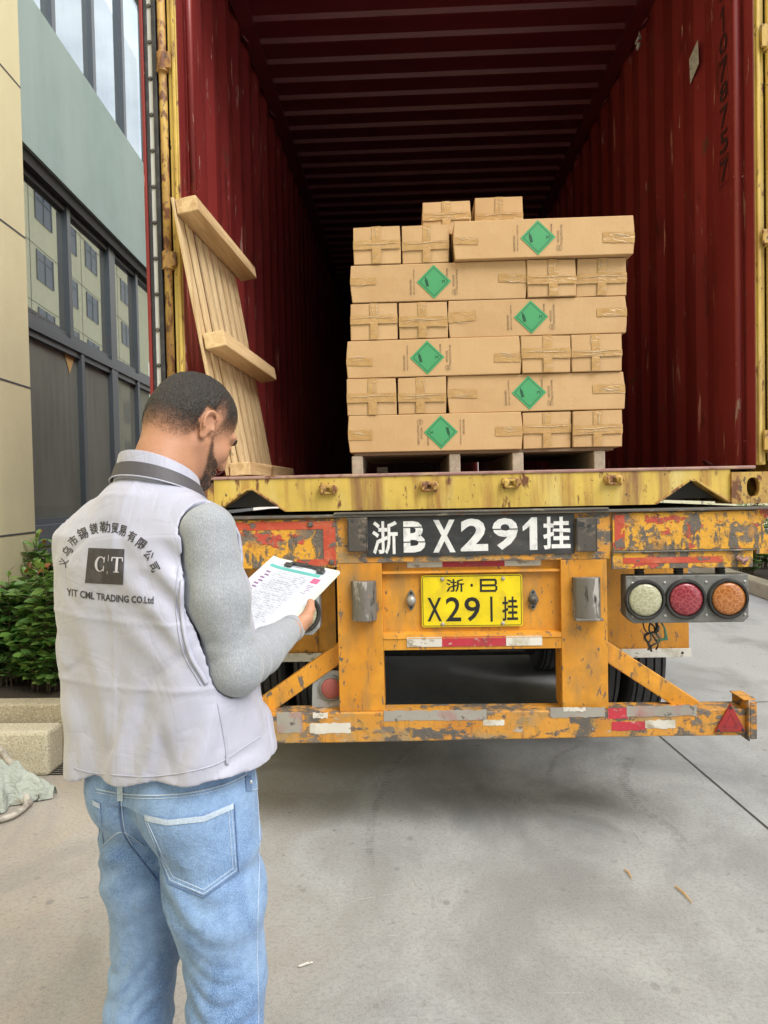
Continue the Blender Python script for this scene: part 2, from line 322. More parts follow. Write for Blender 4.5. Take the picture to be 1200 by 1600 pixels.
def sweat_m():
    t = NT('heather_sweatshirt')
    h = t.noise((560, 560, 190), 3, .75, rot=(.5, .5, 0)); c = t.mix(t.ramp(h, .35, .68), (.24, .26, .285), (.40, .42, .45))
    t.l(c, t.b.inputs['Base Color']); t.b.inputs['Roughness'].default_value = .9; t.b.inputs['Specular IOR Level'].default_value = .15; t.b.inputs['Sheen Weight'].default_value = .3
    n = t.bump(h, .25, .0015); n = t.bump(t.noise(13, 4, .6, dist=1), .25, .01, n); t.l(n, t.b.inputs['Normal']); return t.m
M['sweat'] = sweat_m()
def denim(name, a, b):
    t = NT(name)
    big = t.noise((6, 6, 4), 5, .65, dist=.7); f = t.noise((620, 620, 380), 3, .8, rot=(0, .6, .4)); md = t.noise(45, 4, .7)
    c = t.mix(t.ramp(big, .42, .58), a, b)
    wf = t.ramp(t.noise((4, 4, 3), 3, .5, (1, 2, 8)), .54, .68, 0, .22); wf.node.clamp = True; c = t.mix(wf, c, tuple(min(1, x*1.25+.06) for x in b))
    c = t.mix(t.ramp(f, .42, .62, 0, .7), c, tuple(min(1, x*1.5+.05) for x in b))
    c = t.mix(t.ramp(md, .4, .75, 0, .28), c, tuple(x*.72 for x in a))
    t.l(c, t.b.inputs['Base Color']); t.b.inputs['Roughness'].default_value = .85; t.b.inputs['Specular IOR Level'].default_value = .2; t.b.inputs['Sheen Weight'].default_value = .15
    n = t.bump(f, .3, .0015); cr_ = t.math('ABSOLUTE', t.math('SUBTRACT', t.noise((11, 11, 17), 4, .55, dist=1.4), .5)); n = t.bump(cr_, .30, .012, n); t.l(n, t.b.inputs['Normal']); return t.m
M['denim'] = denim('light_blue_denim', (.075, .150, .31), (.195, .305, .485))
M['denimd'] = denim('denim_dark_edge', (.06, .11, .23), (.11, .18, .32))
M['seamth'] = denim('denim_pale_seam', (.30, .38, .50), (.42, .50, .60))
M['vestdark'] = mat('vest_collar_band', (.075, .07, .08), .6, bump=(60, .2, .003))
M['vestlin'] = mat('vest_mesh_lining', (.14, .14, .15), .8, bump=(400, .4, .002))
M['vestprint'] = mat('vest_black_print', (.035, .032, .038), .55, layers=[((.09, .085, .10), 25, .5, .7)])
M['vestlogo'] = mat('vest_white_print', (.52, .50, .56), .5)
M['tread'] = None
def decal(name, col, a):
    t = NT(name); t.b.inputs['Base Color'].default_value = col+(1,); t.b.inputs['Roughness'].default_value = .8
    f = t.ramp(t.noise(26, 5, .7), .38, .62, 0, a); f.node.clamp = True; t.l(f, t.b.inputs['Alpha']); return t.m
M['tread'] = decal('tyre_rub', (.10, .10, .10), .24); M['scuff'] = decal('pale_scuff', (.58, .57, .55), .45)
M['shoe'] = mat('shoe_grey', (.12, .12, .13), .6)
M['hazewhite'] = mat('white_patch', (.55, .54, .5), .5)

# ------------------------------------------------------------------ mesh building
def tag(o, label=None, cat=None, group=None, kind=None):
    if label: o['label'] = label
    if cat: o['category'] = cat
    if group: o['group'] = group
    if kind: o['kind'] = kind
    return o
def empty(name, loc=(0, 0, 0), label=None, cat=None, group=None):
    o = bpy.data.objects.new(name, None); COL.objects.link(o); o.location = loc; o.empty_display_size = .1
    return tag(o, label, cat, group)
def wloc(p):
    v = Vector((0, 0, 0))
    while p is not None: v += Vector(p.location); p = p.parent
    return v
class MB:
    def __init__(s): s.v = []; s.f = []; s.mi = []; s.ms = []
    def add(s, vs, fs, mat=None):
        k = len(s.v); s.v += [tuple(map(float, v)) for v in vs]
        if mat is not None and mat not in s.ms: s.ms.append(mat)
        i = s.ms.index(mat) if mat is not None else 0
        for f in fs: s.f.append([k+a for a in f]); s.mi.append(i)
        return s
    def box(s, x0, x1, y0, y1, z0, z1, mat=None, Mx=None):
        vs = [(x, y, z) for x in (x0, x1) for y in (y0, y1) for z in (z0, z1)]
        if Mx is not None: vs = [tuple(Mx @ Vector(v)) for v in vs]
        return s.add(vs, [(0, 1, 3, 2), (4, 6, 7, 5), (0, 4, 5, 1), (2, 3, 7, 6), (0, 2, 6, 4), (1, 5, 7, 3)], mat)
    def prism(s, pts, y0, y1, mat=None, holes=None):
        """polygon pts (x,z) extruded along y"""
        n = len(pts); vs = [(x, y0, z) for x, z in pts]+[(x, y1, z) for x, z in pts]
        fs = [tuple(range(n)), tuple(range(2*n-1, n-1, -1))]+[(i, i+n, (i+1) % n+n, (i+1) % n) for i in range(n)]
        return s.add(vs, fs, mat)
    def beam(s, a, b, w, h, mat=None, up=(0, 0, 1)):
        a = Vector(a); b = Vector(b); d = (b-a).normalized(); r = d.cross(Vector(up)).normalized(); u = r.cross(d)
        vs = [a+r*x*w/2+u*z*h/2 for x in (-1, 1) for z in (-1, 1)]+[b+r*x*w/2+u*z*h/2 for x in (-1, 1) for z in (-1, 1)]
        return s.add(vs, [(0, 1, 3, 2), (4, 6, 7, 5), (0, 4, 5, 1), (1, 5, 7, 3), (3, 7, 6, 2), (2, 6, 4, 0)], mat)
    def tube(s, pts, rad, seg=10, mat=None, flat=1.0):
        pts = [Vector(p) for p in pts]; n = len(pts)
        if not hasattr(rad, '__len__'): rad = [rad]*n
        vs = []; pr = None
        for i, p in enumerate(pts):
            d = (pts[min(i+1, n-1)]-pts[max(i-1, 0)]).normalized()
            if pr is None: pr = d.orthogonal().normalized()
            else: pr = (pr-d*pr.dot(d)).normalized()
            q = d.cross(pr)
            for k in range(seg):
                a = 2*math.pi*k/seg; vs.append(p+pr*math.cos(a)*rad[i]+q*math.sin(a)*rad[i]*flat)
        fs = [(i*seg+k, i*seg+(k+1) % seg, (i+1)*seg+(k+1) % seg, (i+1)*seg+k) for i in range(n-1) for k in range(seg)]
        fs += [tuple(range(seg-1, -1, -1)), tuple(range((n-1)*seg, n*seg))]
        return s.add(vs, fs, mat)
    def cyl(s, a, b, r, seg=24, mat=None): return s.tube([a, b], r, seg, mat)
    def lathe(s, c, axis, prof, seg=32, mat=None):
        """prof: (radius, along axis)"""
        ax = Vector(axis).normalized(); u = ax.orthogonal().normalized(); w = ax.cross(u); c = Vector(c); vs = []
        for r_, h in prof:
            for k in range(seg):
                a = 2*math.pi*k/seg; vs.append(c+ax*h+(u*math.cos(a)+w*math.sin(a))*r_)
        n = len(prof)
        fs = [(i*seg+k, i*seg+(k+1) % seg, (i+1)*seg+(k+1) % seg, (i+1)*seg+k) for i in range(n-1) for k in range(seg)]
        fs += [tuple(range(seg-1, -1, -1)), tuple(range((n-1)*seg, n*seg))]
        return s.add(vs, fs, mat)
    def build(s, name, mat, parent=None, bevel=0, smooth=False, loc=None, seg=2, auto=None, **tg):
        me = bpy.data.meshes.new(name)
        off = Vector(loc) if loc is not None else (wloc(parent) if parent is not None else Vector((0, 0, 0)))
        me.from_pydata([tuple(Vector(v)-off) for v in s.v], [], s.f)
        if s.ms and s.ms[0] is not None:
            for k in s.ms: me.materials.append(M[k])
            me.polygons.foreach_set('material_index', s.mi)
        else: me.materials.append(M[mat] if isinstance(mat, str) else mat)
        me.update()
        o = bpy.data.objects.new(name, me); COL.objects.link(o)
        if parent is not None: o.parent = parent
        else: o.location = off
        if bevel:
            b = o.modifiers.new('bevel', 'BEVEL'); b.width = bevel; b.segments = seg; b.limit_method = 'ANGLE'; b.angle_limit = R(35); b.harden_normals = False
        if smooth:
            me.polygons.foreach_set('use_smooth', [True]*len(me.polygons))
        tag(o, **tg); return o

# text as flat meshes -------------------------------------------------
_tc = {}
def glyphs(s, bold=0.0, res=3):
    k = (s, bold, res)
    if k in _tc: return _tc[k]
    cu = bpy.data.curves.new('text', 'FONT'); cu.body = s; cu.offset = bold; cu.resolution_u = res; cu.fill_mode = 'FRONT'
    o = bpy.data.objects.new('text', cu); COL.objects.link(o); bpy.context.view_layer.update()
    me = bpy.data.meshes.new_from_object(o.evaluated_get(bpy.context.evaluated_depsgraph_get()))
    vs = np.array([v.co[:2] for v in me.vertices]); fs = [tuple(p.vertices) for p in me.polygons]
    bpy.data.objects.remove(o); bpy.data.meshes.remove(me)
    mn = vs.min(0); mx = vs.max(0); vs = (vs-mn)/(mx-mn)
    _tc[k] = (vs, fs); return _tc[k]
def put_text(mb, s, fn, bold=0., mat=None, res=3):
    """fn maps (u,v) in the unit box of the text to a world point"""
    vs, fs = glyphs(s, bold, res)
    mb.add([fn(a, b) for a, b in vs], fs, mat)
def flat(x0, x1, z0, z1, y): return lambda a, b: (x0+(x1-x0)*a, y, z0+(z1-z0)*b)

# ------------------------------------------------------------------ SDF surfaces (surface nets)
def surface_nets(G, xs, ys, zs):
    ins = G < 0
    c = np.zeros((G.shape[0]-1, G.shape[1]-1, G.shape[2]-1), np.uint8)
    nx, ny, nz_ = c.shape
    for i in (0, 1):
        for j in (0, 1):
            for k in (0, 1): c += ins[i:i+nx, j:j+ny, k:k+nz_]
    act = (c > 0) & (c < 8); I, J, K = np.nonzero(act)
    idx = -np.ones(c.shape, np.int64); idx[I, J, K] = np.arange(len(I))
    acc = np.zeros((len(I), 3)); cnt = np.zeros(len(I))
    cor = [(a, b, d) for a in (0, 1) for b in (0, 1) for d in (0, 1)]
    X = (xs, ys, zs)
    for a in cor:
        for ax in range(3):
            if a[ax]: continue
            b = list(a); b[ax] = 1
            ga = G[I+a[0], J+a[1], K+a[2]]; gb = G[I+b[0], J+b[1], K+b[2]]
            mk = (ga < 0) != (gb < 0)
            t = np.where(mk, ga/np.where(mk, ga-gb, 1), 0)
            for d in range(3):
                base = (I, J, K)[d]
                pa = X[d][base+a[d]]; pb = X[d][base+b[d]]
                acc[:, d] += np.where(mk, pa+t*(pb-pa), 0)
            cnt += mk
    V = acc/cnt[:, None]; F = []
    for ax in range(3):
        sl0 = [slice(1, -1)]*3; sl1 = [slice(1, -1)]*3
        sl0[ax] = slice(0, -1); sl1[ax] = slice(1, None)
        A = ins[tuple(sl0)]; B = ins[tuple(sl1)]
        i, j, k = np.nonzero(A != B); flip = A[i, j, k]
        base = [i+1, j+1, k+1]; base[ax] = (i, j, k)[ax]
        o1, o2 = [(1, 2), (2, 0), (0, 1)][ax]
        def g(d1, d2):
            q = [b.copy() for b in base]; q[o1] -= d1; q[o2] -= d2; return idx[q[0], q[1], q[2]]
        q = np.stack([g(1, 1), g(0, 1), g(0, 0), g(1, 0)], 1)
        ok = (q >= 0).all(1); q = q[ok]; flip = flip[ok]
        q[~flip] = q[~flip][:, ::-1]; F.append(q)
    return V, np.concatenate(F)
def axis(segs):
    """segs: list of (start, end, step)"""
    o = []
    for a, b, st in segs: o += list(np.arange(a, b-1e-9, st))
    o.append(segs[-1][1]); return np.array(o)
def smin(a, b, k): 
    if k <= 0: return np.minimum(a, b)
    h = np.clip(.5+.5*(b-a)/k, 0, 1); return b*(1-h)+a*h-k*h*(1-h)
def smax(a, b, k): return -smin(-a, -b, k)
class Grid:
    def __init__(s, xs, ys, zs): s.x, s.y, s.z = xs, ys, zs; s.G = np.full((len(xs), len(ys), len(zs)), .2)
    def sub(s, lo, hi):
        r = []
        for a, l, h in zip((s.x, s.y, s.z), lo, hi): r.append(slice(max(0, np.searchsorted(a, l)-1), min(len(a), np.searchsorted(a, h)+1)))
        return tuple(r)
    def op(s, fn, lo, hi, k=.0, mode='add'):
        r = s.sub(lo, hi); x = s.x[r[0]][:, None, None]; y = s.y[r[1]][None, :, None]; z = s.z[r[2]][None, None, :]
        if x.size*y.size*z.size == 0: return
        d = fn(x, y, z)
        if mode == 'add': s.G[r] = smin(s.G[r], d, k)
        elif mode == 'cut': s.G[r] = smax(s.G[r], -d, k)
        elif mode == 'and': s.G[r] = smax(s.G[r], d, k)
        elif mode == 'off': s.G[r] = s.G[r]+d
    def cone(s, a, b, ra, rb, k=.01, mode='add', mg=.03):
        a = np.array(a, float); b = np.array(b, float); rm = max(ra, rb)+k+mg
        def fn(x, y, z):
            d = b-a; L = d@d+1e-12
            t = np.clip(((x-a[0])*d[0]+(y-a[1])*d[1]+(z-a[2])*d[2])/L, 0, 1)
            return np.sqrt((x-a[0]-t*d[0])**2+(y-a[1]-t*d[1])**2+(z-a[2]-t*d[2])**2)-(ra+(rb-ra)*t)
        s.op(fn, np.minimum(a, b)-rm, np.maximum(a, b)+rm, k, mode)
    def chain(s, pts, rs, k=.01):
        for i in range(len(pts)-1): s.cone(pts[i], pts[i+1], rs[i], rs[i+1], k)
    def ell(s, c, r, A=None, k=.01, mode='add', mg=.03):
        """ellipsoid; A rows = axes"""
        c = np.array(c, float); r = np.array(r, float); A = np.eye(3) if A is None else np.array(A); rm = r.max()+k+mg
        def fn(x, y, z):
            q = [((x-c[0])*A[i][0]+(y-c[1])*A[i][1]+(z-c[2])*A[i][2]) for i in range(3)]
            k0 = np.sqrt(sum((q[i]/r[i])**2 for i in range(3))); k1 = np.sqrt(sum((q[i]/r[i]**2)**2 for i in range(3)))
            return k0*(k0-1)/(k1+1e-9)
        s.op(fn, c-rm, c+rm, k, mode)
    def mesh(s, smooth=0):
        V, F = surface_nets(s.G, s.x, s.y, s.z)
        for _ in range(smooth):
            acc = np.zeros_like(V); n = np.zeros(len(V))
            for a, b in ((0, 1), (1, 2), (2, 3), (3, 0)):
                np.add.at(acc, F[:, a], V[F[:, b]]); np.add.at(n, F[:, a], 1)
            V = V*.4+.6*acc/np.maximum(n, 1)[:, None]
        return V, F
def obj_from(V, F, name, mat, parent=None, smooth=True):
    me = bpy.data.meshes.new(name); off = np.array(wloc(parent)) if parent is not None else np.zeros(3)
    me.from_pydata((V-off).tolist(), [], F.tolist() if hasattr(F, 'tolist') else F); me.materials.append(M[mat] if isinstance(mat, str) else mat)
    if smooth: me.polygons.foreach_set('use_smooth', [True]*len(me.polygons))
    me.update(); o = bpy.data.objects.new(name, me); COL.objects.link(o)
    if parent is not None: o.parent = parent
    return o
def vnoise(x, y, z, seed=0):
    """smooth value noise on broadcastable arrays"""
    x, y, z = np.broadcast_arrays(x, y, z)
    xi, yi, zi = np.floor(x).astype(np.int64), np.floor(y).astype(np.int64), np.floor(z).astype(np.int64)
    fx, fy, fz = x-xi, y-yi, z-zi; fx, fy, fz = [f*f*(3-2*f) for f in (fx, fy, fz)]
    def h(a, b, c):
        n = (a*374761393+b*668265263+c*2147483647+seed*974711) & 0x7fffffff
        n = ((n ^ (n >> 13))*1274126177) & 0x7fffffff
        return ((n ^ (n >> 16)) & 0xffff)/65535.
    r = 0
    for a in (0, 1):
        for b in (0, 1):
            for c in (0, 1):
                r = r+h(xi+a, yi+b, zi+c)*(fx if a else 1-fx)*(fy if b else 1-fy)*(fz if c else 1-fz)
    return r-.5

# ================================================================== GROUND
def sheet(name, x0, x1, y0, y1, z, mat, n=1):
    mb = MB(); mb.add([(x0, y0, z), (x1, y0, z), (x1, y1, z), (x0, y1, z)], [(0, 1, 2, 3)]); return mb.build(name, mat, kind='structure')
sheet('ground', -150, 150, -60, 240, 0, 'concrete')
j1 = PZ(1030, 1150); j2 = PZ(1200, 1295); jd = (j2-j1)/np.linalg.norm(j2-j1); jn = np.array([-jd[1], jd[0], 0])
def strip(mb, a, b, w, z): n = np.array([-(b-a)[1], (b-a)[0], 0]); n = n/np.linalg.norm(n)*w/2; mb.add([a-n+[0, 0, z], b-n+[0, 0, z], b+n+[0, 0, z], a+n+[0, 0, z]], [(0, 1, 2, 3)])
mb = MB(); strip(mb, j1-jd*9, j2+jd*6, .008, .004)
k1 = PZ(1120, 1099); k2 = PZ(1200, 1097); kd = (k2-k1)/np.linalg.norm(k2-k1); strip(mb, k1-kd*.15, k2+kd*6, .008, .0045)
mb.build('expansion_joint', 'iron', kind='structure')
# tyre rub marks and pale scuffs on the concrete
def track(pts, w, z, mat, dash=None, name='tyre_mark'):
    P_ = [Vector(PZ(*p)) for p in pts]; q = []; p = [P_[0]]+P_+[P_[-1]]
    for i in range(1, len(p)-2):
        for k in range(14):
            t = k/14; q.append(.5*((2*p[i])+(-p[i-1]+p[i+1])*t+(2*p[i-1]-5*p[i]+4*p[i+1]-p[i+2])*t*t+(-p[i-1]+3*p[i]-3*p[i+1]+p[i+2])*t**3))
    mb = MB()
    for i in range(len(q)-1):
        a, b = q[i], q[i+1]; n = Vector((-(b-a).y, (b-a).x, 0)); n.normalize(); n *= w/2
        if dash:
            c_ = a.lerp(b, .65); mb.add([a-n+Vector((0, 0, z)), c_-n+Vector((0, 0, z)), c_+n+Vector((0, 0, z)), a+n+Vector((0, 0, z))], [(0, 1, 2, 3)])
        else: mb.add([a-n+Vector((0, 0, z)), b-n+Vector((0, 0, z)), b+n+Vector((0, 0, z)), a+n+Vector((0, 0, z))], [(0, 1, 2, 3)])
    mb.build(name, mat, kind='structure')
track([(668, 1155), (620, 1190), (590, 1255), (578, 1310), (580, 1360)], .035, .002, 'tread', True)
track([(905, 1165), (868, 1185), (858, 1215)], .03, .002, 'tread', True)
track([(985, 1185), (975, 1220), (1000, 1262), (1045, 1292), (1075, 1330)], .05, .0022, 'tread', True)
for k_, pts in enumerate((((636, 1348), (648, 1375), (656, 1388)), ((660, 1352), (674, 1390), (686, 1424)), ((583, 1200), (590, 1222), (596, 1238)), ((990, 1545), (1003, 1535), (1011, 1532)), ((480, 1440), (560, 1408), (640, 1396)), ((1085, 1200), (1100, 1228), (1085, 1248)), ((985, 1290), (1000, 1312), (1012, 1330)))):
    track(pts, .007, .0024+.0001*k_, 'scuff', name='pale_scuff')

# ================================================================== SHIPPING CONTAINER
ZF = 1.549; ZB = 1.399; ZT = ZF+2.69; CL = 12.05; HW = 1.188; OW = 1.219
con = empty('shipping_container', (0, 0, ZB), 'red walled shipping container with yellow rear frame, open towards the yard', 'shipping container')
def corr(y0, y1, pitch=.278, dep=.027, start=0):
    """profile points (y, depth) of the corrugation"""
    p = []; y = y0
    while y < y1-pitch:
        p += [(y, 0), (y+.072, 0), (y+.139, dep), (y+.211, dep)]; y += pitch
    p += [(y, 0), (y1, 0)]; return p
for sx in (-1, 1):
    mb = MB(); pr = [(0.10, 0)]+corr(.355, CL-.1)
    vs = []
    for y, d in pr:
        vs += [(sx*(HW+d), y, ZF), (sx*(HW+d), y, ZT+.02), (sx*(HW+d+.003), y, ZF), (sx*(HW+d+.003), y, ZT+.02)]
    fs = []
    for i in range(len(pr)-1):
        a = i*4; b = a+4; fs += [(a, b, b+1, a+1), (a+2, a+3, b+3, b+2)]
    mb.add(vs, fs); mb.build('side_wall', 'red', con)
    # red lining of the rear post, lashing pipe and its welds
    mb = MB(); mb.box(sx*1.1725, sx*1.1755, .0, .094, ZF, ZT)
    mb.build('post_lining', 'red', con)
    yb = .085
    zlow = PX(300, 300, -1.146)[2] if sx < 0 else ZF
    mb = MB(); mb.cyl((sx*1.146, yb, zlow), (sx*1.146, yb, ZT), .0155, 16); mb.build('lashing_pipe', 'red', con, smooth=True)
    for pz in ((PX(1150, 278, 1.146)[2], PX(1150, 690, 1.146)[2]) if sx > 0 else (zlow+.01,)):
        mb = MB(); mb.box(sx*1.128, sx*1.172, yb-.004, yb+.006, pz-.004, pz+.004); mb.build('bracket', 'red', con, bevel=.001)
    mb = MB(); y_ = .42
    for j in range(14):
        y_ = .42+j*.834
        mb.tube([(sx*(1.168-.035*math.sin(math.pi*t/8)), y_-.04+.08*t/8, ZF+.012+.028*math.sin(math.pi*t/8)) for t in range(9)], .006, 6)
        mb.tube([(sx*(1.168-.03*math.sin(math.pi*t/8)), y_-.04+.08*t/8, ZT-.09-.03*math.sin(math.pi*t/8)) for t in range(9)], .006, 6)
    o = mb.build('lashing_rings', 'darkred', con, smooth=True)
    mb = MB(); mb.box(sx*1.155, sx*OW, .10, CL, ZB, ZF); mb.build('bottom_rail', 'cyrust', con)
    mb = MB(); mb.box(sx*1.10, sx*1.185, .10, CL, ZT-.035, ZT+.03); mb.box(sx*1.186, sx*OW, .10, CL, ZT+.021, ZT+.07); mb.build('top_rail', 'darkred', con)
# roof: transverse corrugation seen from below
mb = MB(); y = .10; pr = [(y, 0)]; y = 1.247-.0335-.209*5+.0
while y < CL-.3:
    pr += [(y, 0), (y+.016, .024), (y+.045, .024), (y+.061, 0)]; y += .209
pr += [(CL, 0)]
vs = []
for y, d in pr: vs += [(-1.128, y, ZT-d+.012), (1.128, y, ZT-d+.012)]
mb.add(vs, [(2*i, 2*i+1, 2*i+3, 2*i+2) for i in range(len(pr)-1)])
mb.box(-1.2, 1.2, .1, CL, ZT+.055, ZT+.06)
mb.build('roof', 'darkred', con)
mb = MB(); mb.box(-1.186, 1.186, .10, CL, ZF-.03, ZF-.002); mb.build('floor', 'contfloor', con)
mb = MB(); mb.box(-HW, HW, CL-.02, CL+.03, ZF, ZT+.05); mb.build('front_wall', 'red', con)
mb = MB()
for i in range(28): mb.box(-1.15, 1.15, .5+i*.41, .56+i*.41, ZB+.02, ZF-.031)
o = mb.build('floor_bearers', 'cyrust', con)
# rear frame
for sx in (-1, 1):
    mb = MB(); mb.box(sx*1.176, sx*1.215, 0, .09, ZF+.004, ZT+.1); mb.box(sx*1.182, sx*1.196, -.012, -.0005, ZF+.01, ZT+.1)
    mb.build('corner_post', 'cyellow', con, bevel=.004)
    # hinge rod with knuckles standing beside the post
    mb = MB(); mb.cyl((sx*1.236, -.006, ZF+.02), (sx*1.236, -.006, ZT+.1), .0165, 16); mb.build('hinge_rod', 'cyrust' if sx < 0 else 'cyellow', con, smooth=True)
    for (ya, yb_) in ((85, 113), (395, 420), (700, 722)) if sx < 0 else ((42, 80), (360, 385), (672, 705)):
        z1 = P(265 if sx < 0 else 1192, ya, 0)[2]; z0 = P(265 if sx < 0 else 1192, yb_, 0)[2]
        mb = MB(); mb.cyl((sx*1.234, -.010, z0), (sx*1.234, -.010, z1), .0235, 18)
        mb.box(sx*1.196, sx*1.232, -.028, -.0135, z0+.004, z1-.004)
        mb.cyl((sx*1.234, -.010, z0-.006), (sx*1.234, -.010, z0), .0255, 18, ); mb.build('hinge', 'cyrust', con, bevel=.0015, smooth=False)
    # corner casting with its oval holes
    x0, x1 = 1.071, 1.236
    def ov(cx, cz, rx, rz, n=24): return [(cx+rx*math.copysign(abs(math.cos(a))**.7, math.cos(a)), cz+rz*math.copysign(abs(math.sin(a))**.85, math.sin(a))) for a in [2*math.pi*i/n for i in range(n)]]
    mb = MB(); zc0, zc1 = ZB-.004, ZB+.126; cx, cz = 1.157, ZB+.064
    hole = ov(cx, cz, .026, .039); n = len(hole)
    outer = []
    for i in range(n):
        a = 2*math.pi*i/n; dx, dz = math.cos(a), math.sin(a)
        t = min((x1-cx if dx > 0 else cx-x0)/max(abs(dx), 1e-6), (zc1-cz if dz > 0 else cz-zc0)/max(abs(dz), 1e-6)); outer.append((cx+dx*t, cz+dz*t))
    # snap nearest points to the corners so the outline is square
    for c_ in ((x0, zc0), (x1, zc0), (x0, zc1), (x1, zc1)):
        k = min(range(n), key=lambda i: (outer[i][0]-c_[0])**2+(outer[i][1]-c_[1])**2); outer[k] = c_
    vs = [(sx*a, -.012, b) for a, b in hole]+[(sx*a, -.012, b) for a, b in outer]+[(sx*a, .02, b) for a, b in hole]+[(sx*a, .15, b) for a, b in outer]
    fs = []
    for i in range(n):
        j = (i+1) % n; fs += [(i, j, n+j, n+i), (i, 2*n+i, 2*n+j, j), (n+i, n+j, 3*n+j, 3*n+i)]
    mb.add(vs, fs); mb.box(sx*(x0+.004), sx*(x1-.004), .12, .125, zc0+.003, zc1-.003)
    mb.build('corner_casting', 'cyrust', con)
# door sill with the two triangular notches
def tri(px): return [(P(a, b, 0)[0], P(a, b, 0)[2]) for a, b in px]
t0 = P(1026, 787.5, 0); t1 = P(1082, 752, 0); t2 = P(1139, 787, 0)
xa, za = t0[0], ZB; xb, zb = t1[0], t1[2]; xc = t2[0]
mb = MB()
ol = [(-1.07, ZB), (-xc, ZB), (-xb-.012, zb), (-xb+.012, zb), (-xa, ZB), (xa, ZB), (xb-.012, zb), (xb+.012, zb), (xc-.001, ZB), (1.07, ZB), (1.07, ZF-.012), (-1.07, ZF-.012)]
mb.prism(ol, 0, .006); mb.build('door_sill', 'cyellow', con)
for s_ in (-1, 1):
    mb = MB(); q = [(s_*xa, ZB), (s_*(xb-.012), zb), (s_*(xb+.012), zb), (s_*xc, ZB)]
    for i in range(3):
        (ax_, az), (bx_, bz) = q[i], q[i+1]; mb.beam((ax_, .02, az), (bx_, .02, bz), .048, .008, up=(0, 0, 1) if i == 1 else (0, 1, 0)) if False else None
        d = Vector((bx_-ax_, 0, bz-az)).normalized(); nn = Vector((-d.z, 0, d.x))*.0045
        if nn.z < 0: nn = -nn
        A = Vector((ax_, 0, az)); B = Vector((bx_, 0, bz))
        vs = [A-nn*0+Vector((0, yy, 0)) for yy in (-.006, .07)]+[B+Vector((0, yy, 0)) for yy in (-.006, .07)]+[A+nn*2+Vector((0, yy, 0)) for yy in (-.006, .07)]+[B+nn*2+Vector((0, yy, 0)) for yy in (-.006, .07)]
        mb.add(vs, [(0, 1, 3, 2), (4, 6, 7, 5), (0, 2, 6, 4), (1, 5, 7, 3), (0, 4, 5, 1), (2, 3, 7, 6)])
    mb.build('notch_rim', 'cyrust', con, bevel=.002)
mb = MB(); mb.box(-1.172, 1.172, -.006, .10, ZF-.0115, ZF+.002); mb.build('sill_lip', 'lip', con, bevel=.004)
mb = MB(); mb.box(-1.07, 1.07, .10, .106, ZB+.02, ZF-.03); mb.build('sill_back', 'groove', con)
for (px, py) in ((513, 765), (670, 760), (798, 755), (958, 750)):
    c = P(px, py, 0); mb = MB()
    mb.box(c[0]-.034, c[0]+.034, -.008, -.0002, c[2]-.022, c[2]+.022)
    for s_ in (-1, 1):
        mb.lathe((c[0]+s_*.024, -.004, c[2]+.002), (0, -1, 0), [(.017, 0), (.017, .016), (.013, .022)], 14)
        mb.box(c[0]+s_*.024-.006, c[0]+s_*.024+.006, -.034, -.012, c[2]-.016, c[2]+.012)
    mb.box(c[0]-.020, c[0]+.020, -.022, -.0085, c[2]+.006, c[2]+.018)
    mb.box(c[0]-.022, c[0]+.022, -.018, -.0085, c[2]-.020, c[2]-.010)
    mb.build('cam_keeper', 'cyrust', con, bevel=.003)
# doors folded back along the sides: seen by their hinge edge
for sx in (-1, 1):
    dr = MB(); xo = 1.262
    vs = []; fs = []
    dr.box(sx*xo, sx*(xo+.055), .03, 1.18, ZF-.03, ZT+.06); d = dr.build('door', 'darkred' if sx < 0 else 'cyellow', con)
    g = MB(); g.box(sx*(xo-.004), sx*(xo+.014), -.018, .028, ZF-.02, ZT+.05); g.box(sx*(xo+.034), sx*(xo+.048), -.014, .028, ZF-.02, ZT+.05)
    g.build('gasket', 'rubber', d, bevel=.003)
    g = MB(); g.box(sx*(xo+.0145), sx*(xo+.0335), -.008, .028, ZF-.02, ZT+.05); g.build('retainer_strip', 'hazewhite', d)
    g = MB(); g.box(sx*(xo+.0482), sx*(xo+.062), -.02, .028, ZF-.02, ZT+.05); g.build('door_edge', 'red', d, bevel=.003)
    z = ZF+.03
    g = MB()
    while z < ZT:
        g.lathe((sx*(xo+.024), -.008, z), (0, -1, 0), [(.0085, 0), (.0085, .004), (.005, .007)], 10); z += .148
    g.build('rivet', 'pad', d, kind='stuff')
# number painted down the right wall
yn = .5*(PX(1127, 200, HW-.003)[1]+PX(1137, 200, HW-.003)[1])
yn = .235
hgt = .135
chars = ['7', '1', '7', '0', '7', '8', '7', '5']
zc = 3.04
mb = MB(); zz = PX(1133, 30, HW)[2]
ylo, yhi = PX(1138.5, 200, HW)[1], PX(1126, 200, HW)[1]
ylo, yhi = min(ylo, yhi), max(ylo, yhi)
cs = [('7', -45, -4), ('1', 8, 48), ('0', 52, 82), ('7', 90, 124), ('8', 129, 156), ('7', 166, 198), ('5', 204, 238), ('7', 250, 282)]
for ch, pa, pb in cs:
    za_ = PX(1132, pa, HW)[2]; zb_ = PX(1132, pb, HW)[2]
    # wall seen from inside: letters run with +y to the left
    F_ = lambda a, b, za_=za_, zb_=zb_: (HW-.004, yhi-(yhi-ylo)*a, zb_+(za_-zb_)*b)
    if ch == '1': mb.add([F_(.45, 0), F_(.62, 0), F_(.62, 1), F_(.45, 1), F_(.1, .72), F_(.1, .62), F_(.45, .85)], [(0, 1, 2, 3), (4, 5, 6, 3)])
    else: put_text(mb, ch, F_, .01)
